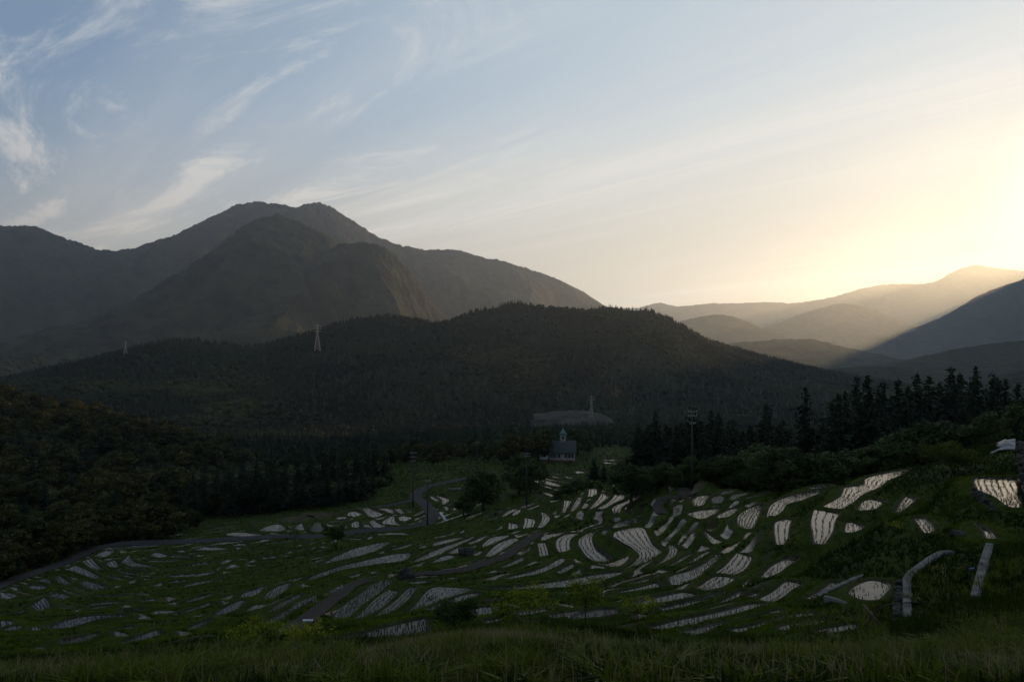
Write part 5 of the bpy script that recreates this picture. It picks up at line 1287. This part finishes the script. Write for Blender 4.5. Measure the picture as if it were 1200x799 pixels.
w1 = thing('retaining_wall', 'bent concrete wall with a flat pale top beside the bright lens-shaped paddy', 'wall', (0, 0, 0))
slab([(1116,645),(1103,646),(1090,653),(1078,662),(1067,670),(1062.5,677)], 0.34, 0.28, 0.3, '', '', '', z=-11.25).build('coping', M['concrete'], w1)
slab([(1062.5,677.4),(1063,690),(1063.2,707),(1063,722)], 0.34, 0.28, 0.3, '', '', '', z=-11.25).build('coping', M['concrete'], w1)
a, b = on_plane(1058, 679, -11.35), on_plane(1057, 722, -11.35); stones(((a[0] - .12, a[1], a[2]), (b[0] - .12, b[1], b[2])), 0, 1.1, 170, 5).build('rubble_facing', M['stone'], w1)
w2 = thing('retaining_wall', 'straight concrete wall sloping away above the tall grass, with one joint', 'wall', (0, 0, 0))
slab([(1160,636),(1156,648),(1152.4,661)], 0.38, 0.7, 0.35, '', '', '', z=-11.0).build('coping', M['concrete'], w2)
slab([(1152.2,661.6),(1148,678),(1143,698)], 0.38, 0.8, 0.35, '', '', '', z=-11.0).build('coping', M['concrete'], w2)
c_ = thing('concrete_channel', 'pale forked concrete channel on the slope beside the lens-shaped paddy', 'channel', (0, 0, 0))
slab([(959,697),(972,690),(985,684),(1000,677),(1021,669.5)], 0.26, 0.5, 0.5, '', '', '', z=float(on(985, 686, 20)[2]) + .10, n=20).build('long_arm', M['concrete'], c_)
slab([(966,697.5),(980,701),(993,706)], 0.22, 0.5, 0.5, '', '', '', z=float(on(980, 702, 20)[2]) + .12, n=10).build('short_arm', M['concrete'], c_)
def lump(name, px, py, wpx, hpx, label, seed, m='stone', ymin=20):
    b = on(px, py, ymin); s = np.array([wpx / F * b[1] / 2, wpx / F * b[1] / 2.4, hpx / F * b[1] * 0.62]); r = np.random.default_rng(seed)
    bm = bmesh.new(); bmesh.ops.create_icosphere(bm, subdivisions=3, radius=1); v = np.array([q.co[:] for q in bm.verts]); f = np.array([[q.index for q in p_.verts] for p_ in bm.faces]); bm.free()
    g = 1 + 0.45 * fbm(v[:, 0] * 1.7 + seed, v[:, 1] * 1.7 + v[:, 2] * 2.4, 4); pl = r.normal(0, 1, (9, 3)); pl /= np.linalg.norm(pl, axis=1)[:, None]
    d = np.min(np.where(v @ pl.T > .2, 0.72 / np.maximum(v @ pl.T, .2), 9), axis=1); v = v * np.minimum(g, d)[:, None] * s
    m_ = MB(); m_.add(v + np.array([0, 0, s[2] * .35]), t=f); o = m_.build(name, M[m]); o.location = b; tag(o, label, 'rock'); return o
lump('boulder', 547, 649, 23, 13, 'large dark boulder at the edge of the sickle-shaped paddy', 3, ymin=40)
lump('boulder', 475, 678, 23, 15, 'jagged grey rock above the slanting paddies', 7, ymin=40)
lump('boulder', 1122, 634, 17, 9, 'low dark rock half buried in the bank above the bent wall', 9, ymin=30)
lump('boulder', 1000, 718, 6, 4, 'small pale stone in the grass by the leaning planks', 11, ymin=20)
a, b = on_plane(1196, 545, -11.2), on_plane(1212, 592, -11.2)
s_ = stones(((a[0], a[1] , -9.1), (b[0], b[1], -10.2)), 0, 1.9, 260, 12, 0.24).build('stone_wall', M['stone']); tag(s_, 'rough dark stone wall at the end of the glowing paddy', 'wall')
a, b = on(1142, 588, 30), on(1166, 604, 30); s_ = stones((tuple(a + [0, 0, .5]), tuple(b + [0, 0, .3])), 0, 1.0, 120, 14, 0.17).build('stone_wall', M['stone']); tag(s_, 'low tumbled stone bank under the glowing paddy', 'wall')
# the plastic sheet over the heap on the crest
Af = resample([(1131,545.3),(1145,535),(1160,525.8),(1173,517),(1190,515)], 40); Bf = resample([(1153,545),(1158,538),(1164,531),(1176,526.7),(1190,527.5)], 40)
A3 = np.array([pt(x, y, 76.5) for x, y in Af]); B3 = np.array([pt(x, y, 73.0) for x, y in Bf]); v_ = np.linspace(0, 1, 18)
G = A3[:, None] + (B3 - A3)[:, None] * v_[None, :, None]; uu, vv = np.meshgrid(np.arange(40) / 40, v_, indexing='ij')
G[..., 2] += 0.22 * np.sin(vv * 13 + 5 * fbm(uu * 5, vv * 2, 2)) * (0.3 + np.sin(PI * vv)) * .5 + 0.35 * np.sin(PI * vv) + 0.08 * fbm(uu * 14, vv * 9, 3)
q = MB(); q.add(G.reshape(-1, 3), grid_quads(40, 18)); o = q.build('plastic_sheet', M['tarp'], smooth=True); md = o.modifiers.new('thick', 'SOLIDIFY'); md.thickness = 0.02
tag(o, 'crumpled grey plastic sheet draped over the grassy heap on the crest', 'plastic sheet')
hp = MB(); n_ = 24; ct = pt(1172, 538, 74.5); TH, RR = np.meshgrid(np.linspace(0, 2 * PI, 40), np.linspace(0, 1, 14)); 
hp.add(np.stack([ct[0] + 4.2 * RR * np.cos(TH), ct[1] + 2.9 * RR * np.sin(TH), ct[2] - 0.4 + 1.75 * np.cos(RR * PI / 2) + 0.15 * fbm(RR * 4 * np.cos(TH), RR * 4 * np.sin(TH), 2)], -1).reshape(-1, 3), grid_quads(14, 40)); o = hp.build('mound', M['turf'], smooth=True); tag(o, kind='structure')
mv = np.array([v.co[:] for v in o.data.vertices]); rr_ = np.random.default_rng(8); Q = mv[rr_.integers(0, len(mv), 9000)] + rr_.normal(0, .1, (9000, 3)) * [1, 1, 0]; bl = blades(Q, 0.30, 0.05, 4, .6, 0.3, 81); mb = MB(); mb.add(*bl[:3], col=bl[3]); tag(mb.build('grass', M['grass'], attr='tint'), kind='stuff')
# leaning planks, hose and pipe
b = on(1022, 731, 18)
for k, (x0, y0, x1, y1, w_, l_) in enumerate(((1032, 733, 1011, 707, .07, 'pale weathered plank leaning in the tall grass'), (1026, 733, 1021, 716, .05, 'shorter dark plank leaning against the pale one'))):
    d = b[1] + k * .15; P0, P1 = pt(x0, y0, d), pt(x1, y1, d + .35); q = MB(); tube(q, [P0, (P0 + P1) / 2 + [0, 0, .01], P1], w_ * .55, 4); tag(q.build('plank', M['wood']), l_, 'plank', 'leaning planks')
hd = b[1] - .1; q = MB(); tube(q, resample([pt(x, y, hd + k * .25) for k, (x, y) in enumerate(((1014,734),(1022,722),(1034,711),(1050,707),(1068,705.5),(1090,706),(1112,705)))], 40), 0.022, 6); tag(q.build('hose', M['black']), 'black hose arching from the planks over the bent wall', 'hose')
pp = thing('water_pipe', 'upright dark pipe with a bluish elbow on top beside the straight wall', 'pipe', tuple(on_plane(1136.5, 696, -11.6)))
hgt = (696 - 664.5) / F * 29.8; q = MB(); tube(q, [(0, 0, -.2), (0.03, 0.0, hgt)], 0.035, 8); q.build('upright', M['black'], pp)
q = MB(); tube(q, [(-0.02, 0, hgt), (0.20, 0.02, hgt + .01)], 0.04, 8); q.build('elbow', M['blue'], pp)
b = on(1124, 701, 18); q = MB(); tube(q, [b + [0, 0, -.1], b + [0, 0, .16]], 0.045, 8); tube(q, [b + [0, 0, .16], b + [0, 0, .22]], 0.03, 8); tag(q.build('marker_post', M['black']), 'short black marker post in the grass below the straight wall', 'post')
# litter by the paths
b = on(360, 728, 30); q = MB(); TH, RR = np.meshgrid(np.linspace(-.5, .5, 14), np.linspace(-.5, .5, 8)); q.add(np.stack([b[0] + TH * 0.75, b[1] + RR * .5, b[2] + .10 + .05 * fbm(TH * 5, RR * 5, 2) + .1 * RR], -1).reshape(-1, 3), grid_quads(8, 14)); o = q.build('white_sheet', M['white']); o.modifiers.new('thick', 'SOLIDIFY').thickness = .03; tag(o, 'scrap of white sheet lying on the dark gravel path', 'sheet')
a, b = on(516, 601, 110), on(523, 608.5, 110); q = MB(); tube(q, [a + [0, 0, .25], (a + b) / 2 + [0, 0, .3], b + [0, 0, .25]], 0.32, 8); tag(q.build('white_roll', M['white']), 'white rolled sheet lying in the grass beside the road bend', 'roll')
for k, px in enumerate((528.5, 532.5, 537)):
    b = on(px, 575 - k * .3, 150); q = MB(); box(q, (b[0], b[1], b[2] + .35), (1.3, .7, .8), 0.3 * k); tag(q.build('concrete_block', M['concrete']), 'pale concrete block on bare soil between the road and the big dark tree', 'block', 'blocks by the road')
# shift the children of things whose parts were modelled in world coordinates
for t in (w1, w2, c_):
    ch = [o for o in bpy.data.objects if o.parent == t]; lo = np.mean([np.array([v.co[:] for v in o.data.vertices]).mean(0) for o in ch], 0); lo[2] = min(min(v.co[2] for v in o.data.vertices) for o in ch)
    t.location = lo
    for o in ch: o.data.transform(__import__('mathutils').Matrix.Translation(-Vector(lo)))
